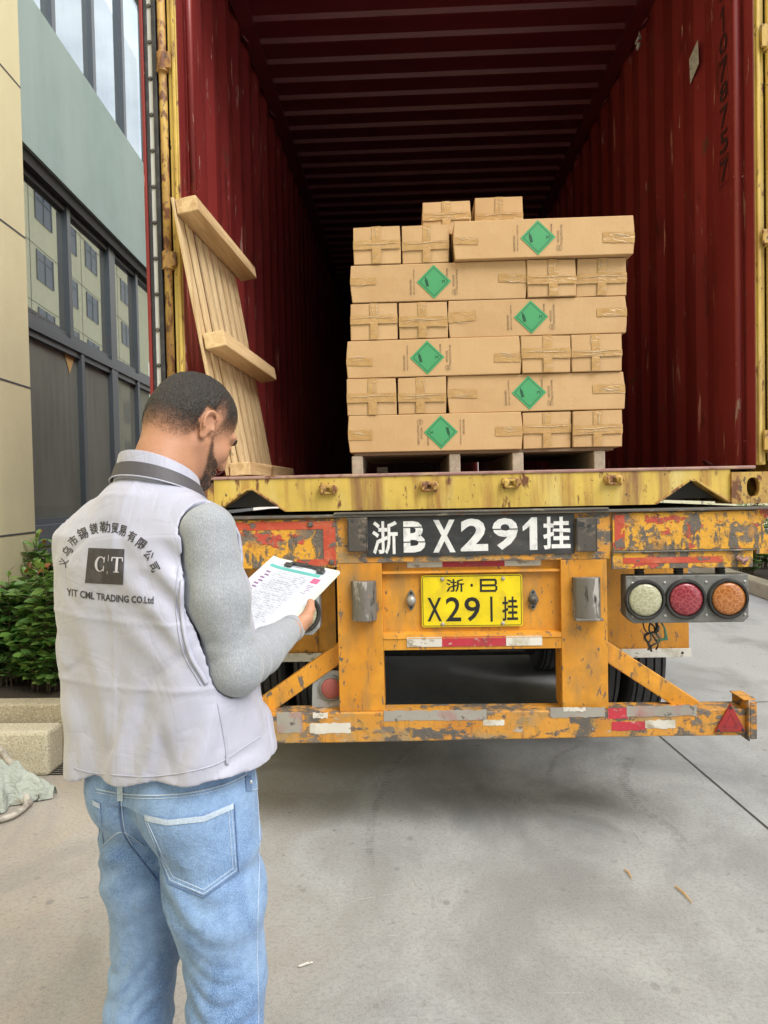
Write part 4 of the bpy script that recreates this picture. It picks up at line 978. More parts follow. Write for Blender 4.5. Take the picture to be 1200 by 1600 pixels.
def wr_tape(mb, x0, x1, y0, y1, z0, z1): mb.box(x0, x1, y0, y1, z0, z1)
def mark(mb, x, z, Y, s, flip):
    """text rotated a quarter turn, reading upwards"""
def carton(kind, x0, x1, y0, y1, z0, z1, label, seed, flip=False, dia=None, tilt=0):
    rr = random.Random(seed); c = ((x0+x1)/2, (y0+y1)/2, z0)
    root = empty('carton', c, label, 'carton', 'fire extinguisher cartons stacked on the pallet')
    root.rotation_euler = (0, 0, 0)
    # slightly bulging box
    nx, nz_ = (10, 3) if kind == 'long' else (4, 3); ny = 6
    mb = MB()
    j = lambda s: rr.uniform(-s, s)
    bulge = rr.uniform(.0006, .002)
    def face(fn, nu, nv):
        vs = [fn(i/nu, k/nv) for k in range(nv+1) for i in range(nu+1)]
        mb.add(vs, [(k*(nu+1)+i, k*(nu+1)+i+1, (k+1)*(nu+1)+i+1, (k+1)*(nu+1)+i) for k in range(nv) for i in range(nu)])
    cj = [[(j(.0035), j(.005), j(.003)) for _ in range(2)] for _ in range(4)]
    def warp(x, y, z):
        a = (x-x0)/(x1-x0); b = (y-y0)/(y1-y0); h = (z-z0)/(z1-z0)
        w = [(1-a)*(1-b), a*(1-b), (1-a)*b, a*b]; d = Vector((0, 0, 0))
        for q in range(4):
            for t in (0, 1): d += Vector(cj[q][t])*w[q]*(h if t else 1-h)
        s_ = math.sin(math.pi*a)*math.sin(math.pi*h)*(1 if b < .5 else 0)
        e = math.sin(math.pi*h)*abs(2*a-1)**6
        return Vector((x+d.x+((.0055 if kind == 'long' else .0012)*e*(1 if a > .5 else -1)), y+d.y-bulge*s_, z+min(0, d.z)))
    g = .0
    mb2 = MB(); n_ = (nx, ny, nz_)
    # grid box
    def gb(u0, u1, v0, v1, w0, w1):
        vs = {}; V = []; F = []
        def vid(i, k, l):
            if (i, k, l) not in vs:
                vs[(i, k, l)] = len(V); V.append(warp(u0+(u1-u0)*i/nx, v0+(v1-v0)*k/ny, w0+(w1-w0)*l/nz_))
            return vs[(i, k, l)]
        for i in range(nx):
            for l in range(nz_): F.append((vid(i, 0, l), vid(i+1, 0, l), vid(i+1, 0, l+1), vid(i, 0, l+1))); F.append((vid(i, ny, l), vid(i, ny, l+1), vid(i+1, ny, l+1), vid(i+1, ny, l)))
        for k in range(ny):
            for l in range(nz_): F.append((vid(0, k, l), vid(0, k, l+1), vid(0, k+1, l+1), vid(0, k+1, l))); F.append((vid(nx, k, l), vid(nx, k+1, l), vid(nx, k+1, l+1), vid(nx, k, l+1)))
        for i in range(nx):
            for k in range(ny): F.append((vid(i, k, 0), vid(i, k+1, 0), vid(i+1, k+1, 0), vid(i+1, k, 0))); F.append((vid(i, k, nz_), vid(i+1, k, nz_), vid(i+1, k+1, nz_), vid(i, k+1, nz_)))
        return V, F
    V, F = gb(x0, x1, y0, y1, z0, z1); mb2.add(V, F); o = mb2.build('box', 'card', root, bevel=.003, smooth=False)
    def fs(x, z, dy): w = warp(x, y0, z); w.y -= dy; return w        # a point on the front face
    def patch(mb, ax, bx, az, bz, dy, n=6, m=3, jz=0, ragged=0):
        js = [j(ragged) for _ in range((n+1)*2)]
        vs = [fs(ax+(bx-ax)*i/n, az+(bz-az)*k/m+(js[i] if k == 0 else js[n+1+i] if k == m else 0)+jz*i/n, dy+rr.uniform(0, .0006)) for k in range(m+1) for i in range(n+1)]
        mb.add(vs, [(k*(n+1)+i, k*(n+1)+i+1, (k+1)*(n+1)+i+1, (k+1)*(n+1)+i) for k in range(m) for i in range(n)])
    h = z1-z0; w = x1-x0
    if kind == 'long':
        zc_ = z0+h*rr.uniform(.42, .58); tl = rr.uniform(.10, .13)
        t = MB(); patch(t, x0+.0, x0+tl, zc_-.019+j(.008), zc_+.017, .0022, 10, 4, jz=j(.008), ragged=.001); t.build('tape', 'tape', root, smooth=True)
        t = MB(); patch(t, x1-tl-.03*rr.random(), x1, zc_-.018+j(.01), zc_+.018, .0022, 10, 4, jz=j(.008), ragged=.001); t.build('tape', 'tape', root, smooth=True)
        xc = x0+w*(.48 if dia is None else dia); zc_ = z0+h*.5; r = h*.455; s = -1 if flip else 1
        t = MB(); N_ = 8; t.add([fs(xc+r*1.02*(a-b)/N_, zc_+r*((a+b)/N_-1), .0018) for b in range(N_+1) for a in range(N_+1)], [(b*(N_+1)+a, b*(N_+1)+a+1, (b+1)*(N_+1)+a+1, (b+1)*(N_+1)+a) for b in range(N_) for a in range(N_)]); dm = t.build('hazard_diamond', 'green', root)
        t = MB(); q = [(0, -1), (1, 0), (0, 1), (-1, 0)]
        t.add([fs(xc+a*r*k, zc_+b*r*k, .0022) for k in (.86, .815) for a, b in q], [(i, (i+1) % 4, 4+(i+1) % 4, 4+i) for i in range(4)])
        # gas cylinder symbol lying towards the left corner and the class number at the right
        def cyl_pt(a, b): th = R(14); X = (a*math.cos(th)-b*math.sin(th)); Z = (a*math.sin(th)+b*math.cos(th)); return fs(xc+s*(-.43*r+X*r), zc_+s*(-.02*r+Z*r), .0023)
        body = [(-.085, -.26), (.085, -.26), (.085, .12), (.05, .19), (.035, .20), (.035, .30), (-.035, .30), (-.035, .20), (-.05, .19), (-.085, .12)]
        t.add([cyl_pt(a, b) for a, b in body], [tuple(range(len(body)))])
        put_text(t, '2', lambda a, b: fs(xc+s*(.66*r-b*.20*r), zc_+s*(a*.20*r-.10*r), .0023), .02)
        t.build('symbols', 'dgreen', dm)
        t = MB(); u = h/.157
        def tx(st, xoff, za, zb, hh, bold=.01):
            # quarter-turned text: runs upwards (downwards when the carton is upside down)
            def f(a, b):
                return fs(xc+s*(xoff-hh/2+hh*(1-b)), zc_+s*(za+(zb-za)*a), .0018)
            put_text(t, st, f, bold, res=1)
        tx('FIRE EXTINGUISHERS', -.098*u, -.052*u, .012*u, .0085*u)
        tx('with compressed or liquefied gas', -.084*u, -.052*u, .054*u, .0085*u)
        tx('UN1044', .056*u, .018*u, .054*u, .0085*u)
        tx('4G/Y21/S/25', .083*u, -.022*u, .026*u, .009*u); tx('CN/C231792 PI:888', .097*u, -.034*u, .050*u, .009*u)
        ccx, ccz = xc+s*.088*u, zc_-s*.045*u; n = 20
        t.add([fs(ccx+k*math.cos(2*math.pi*i/n), ccz+k*math.sin(2*math.pi*i/n), .0018) for k in (.0125*u, .0112*u) for i in range(n)], [(i, (i+1) % n, n+(i+1) % n, n+i) for i in range(n)])
        put_text(t, 'H', lambda a, b: fs(ccx+s*(.006-b*.012)*u, ccz+s*(a*.012-.006)*u, .0018), .0)
        t.build('printed_text', 'print', root)
    else:
        sz = z0+h*rr.uniform(.50, .60); tiltz = j(.004)
        # two closing flaps; the upper one stands a little proud
        f_ = MB(); patch(f_, x0+.002, x1-.002, sz+.0025, z1-.002, .0035+rr.random()*.003, 4, 2, jz=tiltz*.3); f_.build('flap', 'card', root)
        f_ = MB(); patch(f_, x0+.003, x1-.003, z0+.002, sz-.0025, .0015, 4, 2); f_.build('flap', 'card', root)
        f_ = MB(); patch(f_, x0+.003, x1-.003, sz-.0035, sz+.0035, .0010, 4, 1); f_.build('flap_gap', 'seam', root)
        xc = (x0+x1)/2+j(.008)
        t = MB(); patch(t, xc-.018+j(.003), xc+.018, z0+.002, z1-.001, .0078, 4, 8, ragged=.0); t.build('tape', 'tape', root, smooth=True)
        t = MB(); patch(t, x0, x1, sz-.026-j(.006), sz+.010+j(.006), .0072, 8, 4, jz=tiltz, ragged=.001); t.build('tape', 'tape', root, smooth=True)
    # lifted tape wrinkles, coloured pale to paint in sky glints
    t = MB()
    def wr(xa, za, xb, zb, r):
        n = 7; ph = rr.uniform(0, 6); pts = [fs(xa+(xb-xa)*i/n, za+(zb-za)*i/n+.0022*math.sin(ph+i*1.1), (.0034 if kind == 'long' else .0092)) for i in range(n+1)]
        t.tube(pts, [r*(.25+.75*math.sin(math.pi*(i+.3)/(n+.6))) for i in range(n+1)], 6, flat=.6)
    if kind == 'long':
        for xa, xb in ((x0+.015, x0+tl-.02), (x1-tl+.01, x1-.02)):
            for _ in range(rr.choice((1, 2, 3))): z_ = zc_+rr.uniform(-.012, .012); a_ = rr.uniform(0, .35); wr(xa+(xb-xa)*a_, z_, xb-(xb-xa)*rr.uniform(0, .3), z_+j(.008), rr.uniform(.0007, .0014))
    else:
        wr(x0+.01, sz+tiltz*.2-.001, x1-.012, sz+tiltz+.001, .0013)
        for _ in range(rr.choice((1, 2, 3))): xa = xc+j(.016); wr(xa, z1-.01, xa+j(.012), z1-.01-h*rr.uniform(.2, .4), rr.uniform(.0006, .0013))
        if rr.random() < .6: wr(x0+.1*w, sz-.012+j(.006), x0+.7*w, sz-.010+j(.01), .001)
    t.build('tape_glint_wrinkles', 'glint_wrinkle', root, smooth=True)
    return root
def cx_(px, layer_y): return P(px, layer_y, YC)[0]
rows = [  # z is taken from the photograph layer by layer; kind, px range, py
    (1.6485, 1.806, 675, [('long', 545, 814, True, .535), ('short', 816, 893, 0, 0), ('short', 894, 971, 0, 0)]),
    (1.8085, 1.968, 615, [('short', 543, 619, 0, 0), ('short', 621, 697, 0, 0), ('long', 701, 976, False, .46)]),
    (1.9705, 2.130, 555, [('long', 543, 813, False, .465), ('short', 814, 892, 0, 0), ('short', 893, 973, 0, 0)]),
    (2.1325, 2.290, 497, [('short', 547, 622, 0, 0), ('short', 623, 700, 0, 0), ('long', 702, 978, False, .465)]),
    (2.2925, 2.452, 437, [('long', 549, 822, False, .475), ('short', 823, 900, 0, 0), ('short', 901, 980, 0, 0)]),
    (2.4545, 2.614, 378, [('short', 552, 626, 0, 0), ('short', 627, 702, 0, 0), ('long', 709, 986, False, .468)])]
ordn = ['bottom', 'second', 'third', 'fourth', 'fifth', 'sixth']
lab_long = ['long carton of the bottom layer, its green diamond label printed upside down',
            'long carton with green diamond, right part of the second layer from the pallet',
            'long carton with green diamond, left part of the third layer from the pallet',
            'long carton with green diamond, right part of the fourth layer from the pallet',
            'long carton with green diamond, left part of the fifth layer from the pallet',
            'long carton with green diamond on top of the stack at the right']
side = [('right', 'inner', 'outer'), ('left', 'outer', 'inner')]
sd_ = 0
for li, (z0, z1, py, items) in enumerate(rows):
    nshort = 0
    for it in items:
        sd_ += 1; kind, p0, p1, fl, dia = it
        x0 = cx_(p0, py)+.0012; x1 = cx_(p1, py)-.0016; y0 = YC+random.Random(sd_).uniform(-.006, .008)
        if kind == 'long':
            if li == 5: y0 -= .03
            carton('long', x0, x1, y0, y0+.205, z0, z1, lab_long[li], sd_, fl, dia)
        else:
            sidew = 'right' if items[0][0] == 'long' else 'left'
            which = ('inner' if nshort == 0 else 'outer') if sidew == 'right' else ('outer' if nshort == 0 else 'inner')
            lb = 'taped carton end, %s one of the pair at the %s of the %s layer' % (which, sidew, ordn[li]+(' ' if li else ' '))
            carton('short', x0, x1, y0, y0+.735, z0, z1-random.Random(sd_+50).uniform(0, .003), lb.replace('  ', ' '), sd_)
            nshort += 1
# hidden filling behind the long cartons carries the two on top
y0 = .27
carton('short', P(660, 340, .25)[0], P(736, 340, .25)[0], .25, .985, 2.616, 2.765, 'loose taped carton on the very top, the left one of two', 71)
carton('short', P(742, 330, .28)[0], P(816, 330, .28)[0], .28, 1.01, 2.616, 2.785, 'loose taped carton on the very top, the right one of two', 72)
carton('short', P(700, 375, .33)[0], P(700, 375, .33)[0]+.20, .33, 1.06, 2.4545, 2.614, 'carton set back behind the top long carton, beside the upper pair of ends', 73)

# ================================================================== LEANING PALLET
# frame: u along the depth (stringers), v up the boards, w out of the boards into the container
lp_ = empty('wooden_pallet', (-1.0, .5, ZF), 'new pine pallet standing on edge against the left container wall', 'pallet')
def stc(pn, pf, yn_, Lg):
    a = Vector(P(*pn, yn_)); return a
yn_ = -.115
T0 = Vector(P(286, 330, yn_)); B0 = Vector(P(376, 736, .012))
upv = (T0-B0).normalized()
dep = Vector((.04, 1, .0)).normalized(); 
wv_ = dep.cross(upv).normalized()
if wv_.x < 0: wv_ = -wv_
upv = wv_.cross(dep); upv = upv if upv.z > 0 else -upv
L = .93
def obox(o, a, b, c_, name, mt, parent, bev=.004):
    """box from corner o along vectors a, b, c"""
    mb = MB(); vs = [o+a*i+b*j+c_*k for i in (0, 1) for j in (0, 1) for k in (0, 1)]
    mb.add(vs, [(0, 1, 3, 2), (4, 6, 7, 5), (0, 4, 5, 1), (2, 3, 7, 6), (0, 2, 6, 4), (1, 5, 7, 3)]); return mb.build(name, mt, parent, bevel=bev)
Zh = Vector((0, 0, 1)); Xh = Vector((1, 0, 0))
# stringer ends as seen: near end lower left corners and sizes
sv = []
for (pa, w_, h_) in (((277, 335), .088, .062), ((321, 546), .088, .066)):
    o_ = Vector(P(*pa, yn_ if pa[1] < 400 else yn_*.45))
    obox(o_, wv_*w_, dep*L, upv*h_, 'stringer', 'woody', lp_); sv.append(o_)
o_ = Vector(P(359, 744, .012)); o_.z = ZF+.004
obox(o_, Xh*.088+Zh*.004, dep*L*.98, Zh*.056, 'stringer', 'woody', lp_); sv.append(o_)
up2 = (sv[0]+upv*.062-sv[2]); H_ = up2.length; up2 = up2.normalized()
rr = random.Random(5); yy = 0
bw = [.080, .062, .066, .060, .068, .062, .066, .064]
for k, w_ in enumerate(bw):
    g = rr.uniform(.030, .044)
    st = sv[2]-wv_*.0225+dep*(yy-.004)+up2*rr.uniform(-.002, .006)
    top = H_*1.0+rr.uniform(-.012, .008)-(0 if k else -.0)
    obox(st+wv_*.008, wv_*.012, dep*w_, up2*top, 'deck_board', 'woodz', lp_, .002)
    yy += w_+g+.008

# ================================================================== OFFICE BUILDING on the left
bd_ = Vector((-.060, 1, 0)).normalized(); bn_ = Vector((bd_.y, -bd_.x, 0)); bo_ = Vector((CAM[0], CAM[1], 0))-bn_*2.5
bld = empty('office_building', tuple(bo_+bd_*6), 'teal and cream plastered building with long grey framed windows', 'building')
def bp(px, py, off=0.):
    """facade coordinates (along, z) of a pixel, on the plane standing off metres proud"""
    d = Vector(ray(px, py)); o = Vector(CAM); n = bn_; t = ((bo_+bn_*off)-o).dot(n)/d.dot(n); q = o+d*t; return (q-bo_).dot(bd_), q.z
Mb = Matrix(((bd_.x, bn_.x, 0, bo_.x), (bd_.y, bn_.y, 0, bo_.y), (0, 0, 1, 0), (0, 0, 0, 1)))
def bbox(mb, a0, a1, o0, o1, z0, z1, mat=None): mb.box(a0, a1, o0, o1, z0, z1, mat, Mb)
A0 = bp(44, 500, .10)[0]
zlo = .5*(bp(240, 430)[1]+bp(36, 221)[1]); zhi = .5*(bp(237, 273)[1]+bp(60, 14)[1]); ztr = bp(150, 561, -.12)[1]; zbase = 1.27
AE = 16.
mb = MB(); bbox(mb, A0-.02, AE, -.30, 0, zlo, zhi); bbox(mb, A0-.02, AE, -.30, 0, zhi+2.35, zhi+5); mb.build('wall', 'teal', bld)
mb = MB(); bbox(mb, -6, A0+.0, -.3, .10, 0, 11); w_ = mb.build('wall', 'cream', bld)
mb = MB()
for a, b in (((0, 100), (28, 133)), ((0, 343), (37, 370)), ((0, 592), (46, 606)), ((0, 838), (52, 832))):
    z = .5*(bp(*a, .10)[1]+bp(*b, .10)[1]); bbox(mb, -6, A0+.0005, .0995, .1015, z-.007, z+.007)
mb.build('render_joint', 'groove', w_)
mb = MB(); bbox(mb, A0+.001, AE, -.28, -.02, 0, zbase); mb.build('wall_base', 'base', bld)
mb = MB(); bbox(mb, A0+.001, AE, -.13, -.03, zlo-.10, zlo-.001); bbox(mb, A0+.001, AE, -.16, -.131, zlo-.22, zlo-.001); mb.build('window_head', 'darkframe', bld)
mb = MB(); bbox(mb, A0+.001, AE, -.08, -.02, zhi+2.22, zhi+2.349); mb.build('window_head', 'alu', bld)
mb = MB(); bbox(mb, -1, AE, -2.4, -2.3, 0, 11); bbox(mb, -1, AE, -2.3, -.31, zlo+.3, zlo+.35); bbox(mb, -1, AE, -2.3, -.35, .5, .55)
for k in range(7): bbox(mb, A0+.9+k*2.2, A0+1.15+k*2.2, -1.6, -1.35, .55, zlo+.3)
mb.build('interior', 'room', bld)
zwt = zlo-.10
def window(px_list, z0, z1, glassm, rail0=True):
    """a run of panes: frame members at the given facade positions"""
    for i in range(len(px_list)-1):
        a0, w0 = px_list[i]; a1, w1 = px_list[i+1]
        f = MB(); bbox(f, a0+w0/2+.0015, a1-w1/2-.0015, -.145, -.085, z0, z0+.05); bbox(f, a0+w0/2+.0015, a1-w1/2-.0015, -.145, -.085, z1-.05, z1)
        bbox(f, a0+w0/2, a0+w0/2+.001, -.145, -.085, z0, z1)
        w = f.build('window', 'alu', bld, bevel=.0)
        g = MB(); g.add([tuple(Mb @ Vector(v)) for v in ((a0+w0/2, -.118, z0+.02), (a1-w1/2, -.118, z0+.02), (a1-w1/2, -.118, z1-.02), (a0+w0/2, -.118, z1-.02))], [(0, 1, 2, 3)]); g.build('pane', glassm, w)
def mull(lst, z0, z1):
    for a, w in lst: mb = MB(); bbox(mb, a-w/2, a+w/2, -.16, -.07, z0, z1); mb.build('mullion', 'alu', bld, bevel=.002)
E1 = -.11
up_m = [(A0-.1, .1)]+[(bp(x, y, E1)[0], w) for x, y, w in ((102, 400, .07), (170, 450, .17), (210, 500, .07))]
st_ = up_m[3][0]-up_m[2][0]; aa = up_m[3][0]
up_m += [(aa+st_*1.0+.0, .17), (aa+st_*2.1, .07), (aa+st_*3.1, .17), (aa+st_*4.2, .07), (aa+st_*5.3, .17), (AE, .1)]
lo_m = [(A0-.1, .1)]+[(bp(x, y, E1)[0], w) for x, y, w in ((126, 650, .07), (176, 650, .17), (213, 650, .07))]+up_m[4:]
window(up_m, ztr+.04, zwt, 'glass_mid'); window(lo_m, zbase, ztr-.04, 'glass_low')
mull(up_m[1:-1], ztr+.04, zwt+.001); mull(lo_m[1:-1], zbase, ztr-.04)
mb = MB(); bbox(mb, A0+.001, AE, -.16, -.065, ztr-.04, ztr+.04); mb.build('transom', 'alu', bld, bevel=.002)
tp_m = [(A0-.2, .1)]+[(bp(x, y, -.08)[0], .075) for x, y in ((82, 25), (145, 70), (193, 140), (231, 160))]; st_ = tp_m[-1][0]-tp_m[-2][0]
tp_m += [(tp_m[4][0]+st_*(i+1), .075) for i in range(4)]
window(tp_m, zhi, zhi+2.22, 'glass_up'); mull(tp_m[1:], zhi, zhi+2.22)
# torn brown sticker on the lower pane
q = [bp(x, y, -.112) for x, y in ((100, 549), (117, 557), (109, 584))]; mb = MB()
mb.add([tuple(Mb @ Vector((a, -.112, z))) for a, z in q], [(0, 1, 2)]); mb.build('torn_sticker', 'stick', bld)

# building across the yard, seen mirrored in the windows
op = empty('opposite_building', (13, 18, 0), 'tall cream building across the yard, its square windows mirrored in the office glass', 'building')
mb = MB(); mb.box(13, 14, -6, 90, 0, 27); mb.build('wall', 'cream', op)
mb = MB()
for zz in (3.2, 7.0, 10.8, 14.4, 18.2, 22): mb.box(12.98, 12.997, -6, 70, zz-.02, zz+.02)
for yy in range(-5, 70, 5): mb.box(12.965, 12.979, yy-.02, yy+.02, 0, 27)
mb.build('render_joint', 'groove', op)
for yy in range(-4, 68, 5):
    for zz in (1.0, 4.8, 8.6, 12.2, 16, 20):
        mb = MB(); mb.box(12.94, 12.964, yy, yy+2.9, zz, zz+2.0)
        for t in (0, 1.43, 2.8): mb.box(12.90, 12.9395, yy+t, yy+t+.1, zz, zz+2.0)
        mb.box(12.90, 12.9395, yy+.1, yy+2.8, zz+1.4, zz+1.48)
        if yy < 90: f = mb.build('window', 'alu', op)

# unseen building added behind the viewer: blocks low sky light, darkens the container
ob = empty('added_rear_building', (0, -17, 0), 'unseen grey plastered building added behind the viewer to block low sky light', 'building')
mb = MB(); mb.box(-30, 12, -18, -17, 0, 15); mb.build('wall', 'teal', ob)
for xx in range(-28, 10, 5):
    for zz in (1, 5, 9):
        mb = MB(); mb.box(xx, xx+3, -16.995, -16.96, zz, zz+2.2); mb.build('window', 'alu', ob)

# ================================================================== PLANTER, BLOCK, GRATE, CLOTH, HOSE
pk = P(50, 1096, 1.03); pb = PZ(90, 1186)
YP = PZ(90, 1188)[1]
zpt = P(50, 1100, YP)[2]
pl = empty('planter_kerb', (-2.6, YP, 0), 'low speckled granite kerb round the shrub bed by the building', 'planter')
mb = MB(); mb.box(-4.2, -1.85, YP, YP+.13, 0, zpt); mb.build('kerb', 'granite', pl, bevel=.012)
mb = MB(); mb.box(-1.98, -1.85, YP+.1305, YP+5, 0, zpt-.002); mb.build('kerb', 'granite', pl, bevel=.012)
mb = MB(); mb.box(-4.2, -1.985, YP+.135, YP+6, 0, zpt-.05); mb.build('soil', 'soil', kind='structure')
a = P(0, 1212, .55); YK = PZ(60, 1213)[1]; zk = P(60, 1147, YK)[2]; xk = P(81, 1170, YK)[0]-.02
mb = MB(); mb.box(-3.3, xk, YK, YK+.17, 0, zk+.012); mb.build('granite_block', 'granite2', bevel=.02, loc=(-2.7, YK, 0), label='pale granite block lying in front of the planter kerb', cat='stone block')
gr = MB(); gy0 = PZ(95, 1212)[1]; gy1 = YP-.01
xg0, xg1 = xk+.0, -1.95
for k in range(8): gr.box(xg0-.4, xg1, gy0+(gy1-gy0)*(k+.15)/8, gy0+(gy1-gy0)*(k+.5)/8, .004, .0055)
gr.build('drain_slots', 'ink', kind='structure')
# crumpled cloth
def crumple(cx, cy, rx, ry, hgt, seed, name, mt, lab, cat):
    n, m_ = 70, 56; rr = random.Random(seed); vs = []
    ph = [(rr.uniform(2.5, 10), rr.uniform(0, 6.28), rr.uniform(0, 6.28)) for _ in range(7)]
    U = np.linspace(-1, 1, n+1)[None, :]; V = np.linspace(-1, 1, m_+1)[:, None]
    r = np.sqrt(U**2+V**2); ang = np.arctan2(V, U)
    edge = .74+.17*np.sin(ang*3+ph[0][1])+.13*np.sin(ang*5+ph[1][1])+.07*np.sin(ang*9+ph[2][1])
    z = np.clip(1-(r/edge)**2.5, 0, 1)**.6*hgt*(.6+.35*np.sin(U*3+1)+.3*np.cos(V*4))
    fold = sum(np.abs(np.sin(U*f*math.cos(a)+V*f*math.sin(a)+b+1.5*vnoise(U*2, V*2, 0*U+i, seed)))*.5 for i, (f, a, b) in enumerate(ph))/7
    z = z*(.10+2.6*fold)+.004+.03*np.abs(np.sin(ang*11+r*5))*(z > 0)*r
    sc = np.minimum(1, edge/np.maximum(r, 1e-3)); X = cx+rx*U*sc; Y_ = cy+ry*V*sc; z = np.where(r > edge, .004+.010*fold, z)
    vs = [(X[i, k], Y_[i, k], z[i, k]) for i in range(m_+1) for k in range(n+1)]
    mb = MB(); mb.add(vs, [(i*(n+1)+k, i*(n+1)+k+1, (i+1)*(n+1)+k+1, (i+1)*(n+1)+k) for i in range(m_) for k in range(n)])
    return mb.build(name, mt, smooth=True, loc=(cx, cy, 0), label=lab, cat=cat)
cc = PZ(38, 1250)
crumple(cc[0]-.13, cc[1]-.02, .27, .19, .15, 4, 'crumpled_tarp', 'cloth', 'crumpled pale green cloth lying on the ground by the granite block', 'cloth')
mb = MB()
h1 = [PZ(-40, 1190), PZ(0, 1215), PZ(26, 1240), PZ(42, 1258), PZ(38, 1268), PZ(15, 1283), PZ(-30, 1292), PZ(-90, 1290)]
h1 = [Vector(p) for p in h1]; hz = [.16, .15, .11, .03, .02, .02, .02, .02]
for p, z in zip(h1, hz): p.z = z
def cr(pts, n=8):
    o = []; p = [pts[0]]+pts+[pts[-1]]
    for i in range(1, len(p)-2):
        for k in range(n):
            t = k/n; o.append(.5*((2*p[i])+(-p[i-1]+p[i+1])*t+(2*p[i-1]-5*p[i]+4*p[i+1]-p[i+2])*t*t+(-p[i-1]+3*p[i]-3*p[i+1]+p[i+2])*t**3))
    o.append(p[-2]); return o
mb.tube(cr(h1), .018, 10, flat=.75)
h2 = [Vector(PZ(-80, 1262)), Vector(PZ(0, 1258)), Vector(PZ(22, 1253)), Vector(PZ(48, 1262))]
for p in h2: p.z = .02
mb.tube(cr(h2), .017, 10, flat=.75)
mb.build('coiled_hose', 'hose', smooth=True, loc=tuple(h1[3]), label='grey dirty hose coiled under the crumpled cloth', cat='hose')

# shrubs
def shrub(cx, cy, hgt, nst, seed, label, spread=.22, group=None, leafmix=(.72, .2, .05, .03), lsize=.062, zb=0.0, nl=26):
    rr = random.Random(seed); root = empty('shrub', (cx, cy, zb), label, 'shrub', group)
    sm = MB(); lv = {k: MB() for k in ('leaf', 'leafy', 'leafr', 'leafdry')}
    def leaf(p, d, L, mt):
        d = d.normalized(); s = d.cross(Vector((0, 0, 1))); s = s.normalized() if s.length > .05 else Vector((1, 0, 0)); u = s.cross(d).normalized()
        rot = rr.uniform(-.7, .7); s, u = s*math.cos(rot)+u*math.sin(rot), u*math.cos(rot)-s*math.sin(rot)
        w = L*rr.uniform(.20, .27); pts = [(0, 0), (.25, .75), (.55, 1), (.8, .7), (1, 0)]; V = []
        for t, ww in pts:
            c = p+d*L*t-u*L*.22*t*t
            V += [c-s*w*ww+u*w*.25*ww, c, c+s*w*ww+u*w*.25*ww]
        F = []
        for i in range(4): F += [(3*i, 3*i+1, 3*i+4, 3*i+3), (3*i+1, 3*i+2, 3*i+5, 3*i+4)]
        lv[mt].add(V, F)
    for s_ in range(nst):
        a = rr.uniform(0, 6.28); lean = rr.uniform(.05, 1)*spread; h = hgt*rr.uniform(.72, 1.03); x = cx+rr.uniform(-.09, .09); y = cy+rr.uniform(-.09, .09)
        pts = []; n = 9
        for i in range(n):
            t = i/(n-1); pts.append(Vector((x+math.cos(a)*lean*t**1.4+rr.uniform(-.008, .008), y+math.sin(a)*lean*t**1.4+rr.uniform(-.008, .008), zb+h*t)))
        sm.tube(pts, [.0055*(1-.75*i/(n-1)) for i in range(n)], 6)
        for k in range(nl):
            t = .05+.95*(k+rr.random())/nl; f = t*(n-1); i = min(int(f), n-2); p = pts[i].lerp(pts[i+1], f-i)
            az = k*2.4+rr.uniform(-.4, .4); tip = t > .93; el = rr.uniform(.2, .8) if not tip else rr.uniform(.9, 1.3)
            tw = rr.uniform(.0, .10) if t < .85 else 0
            d = Vector((math.cos(az)*math.cos(el), math.sin(az)*math.cos(el), math.sin(el)))
            q = p+Vector((math.cos(az), math.sin(az), .35))*tw
            if tw > .03: sm.tube([p, q], .002, 4)
            for m_ in range(1 if tw < .03 else 4):
                a2 = az+m_*1.6+rr.uniform(-.3, .3); e2 = el*rr.uniform(.4, 1.2); d2 = Vector((math.cos(a2)*math.cos(e2), math.sin(a2)*math.cos(e2), math.sin(e2)))
                r = rr.random(); mt = 'leaf' if r < leafmix[0] else 'leafy' if r < leafmix[0]+leafmix[1] else 'leaf' if r < .97 else 'leafdry'
                if t > .88: mt = 'leafy'
                if tip and rr.random() < leafmix[2]*6: mt = 'leafr'
                leaf(q, d2, lsize*rr.uniform(.7, 1.25)*(1 if not tip else .75), mt)
    sm.build('stems', 'twig', root, smooth=True)
    for k, b in lv.items():
        if b.v: b.build({'leaf': 'foliage', 'leafy': 'young_foliage', 'leafr': 'red_shoots', 'leafdry': 'dry_foliage'}[k], k, root, smooth=True)
    return root
zs_ = zpt-.05
SG = 'shrubs growing in the planter'
for i, (px, yy, h, ns, lb) in enumerate(((70, 1.42, .80, 12, 'broad leaved green shrub, right one in the planter, next to the man'),
                                         (14, 1.55, .80, 9, 'looser green shrub with red tipped shoots, left of the planter view'),
                                         (-40, 1.6, .85, 10, 'green shrub cut by the left edge of the photo'),
                                         (46, 2.0, .95, 10, 'tall thin shrub with upright young shoots against the cream wall'),
                                         (118, 2.1, .86, 10, 'green shrub hidden mostly behind the man'))):
    q = P(px, 1000, yy); shrub(q[0], yy, h, ns, 20+i, lb, spread=.24, group=SG, zb=zs_, nl=46, lsize=.082)

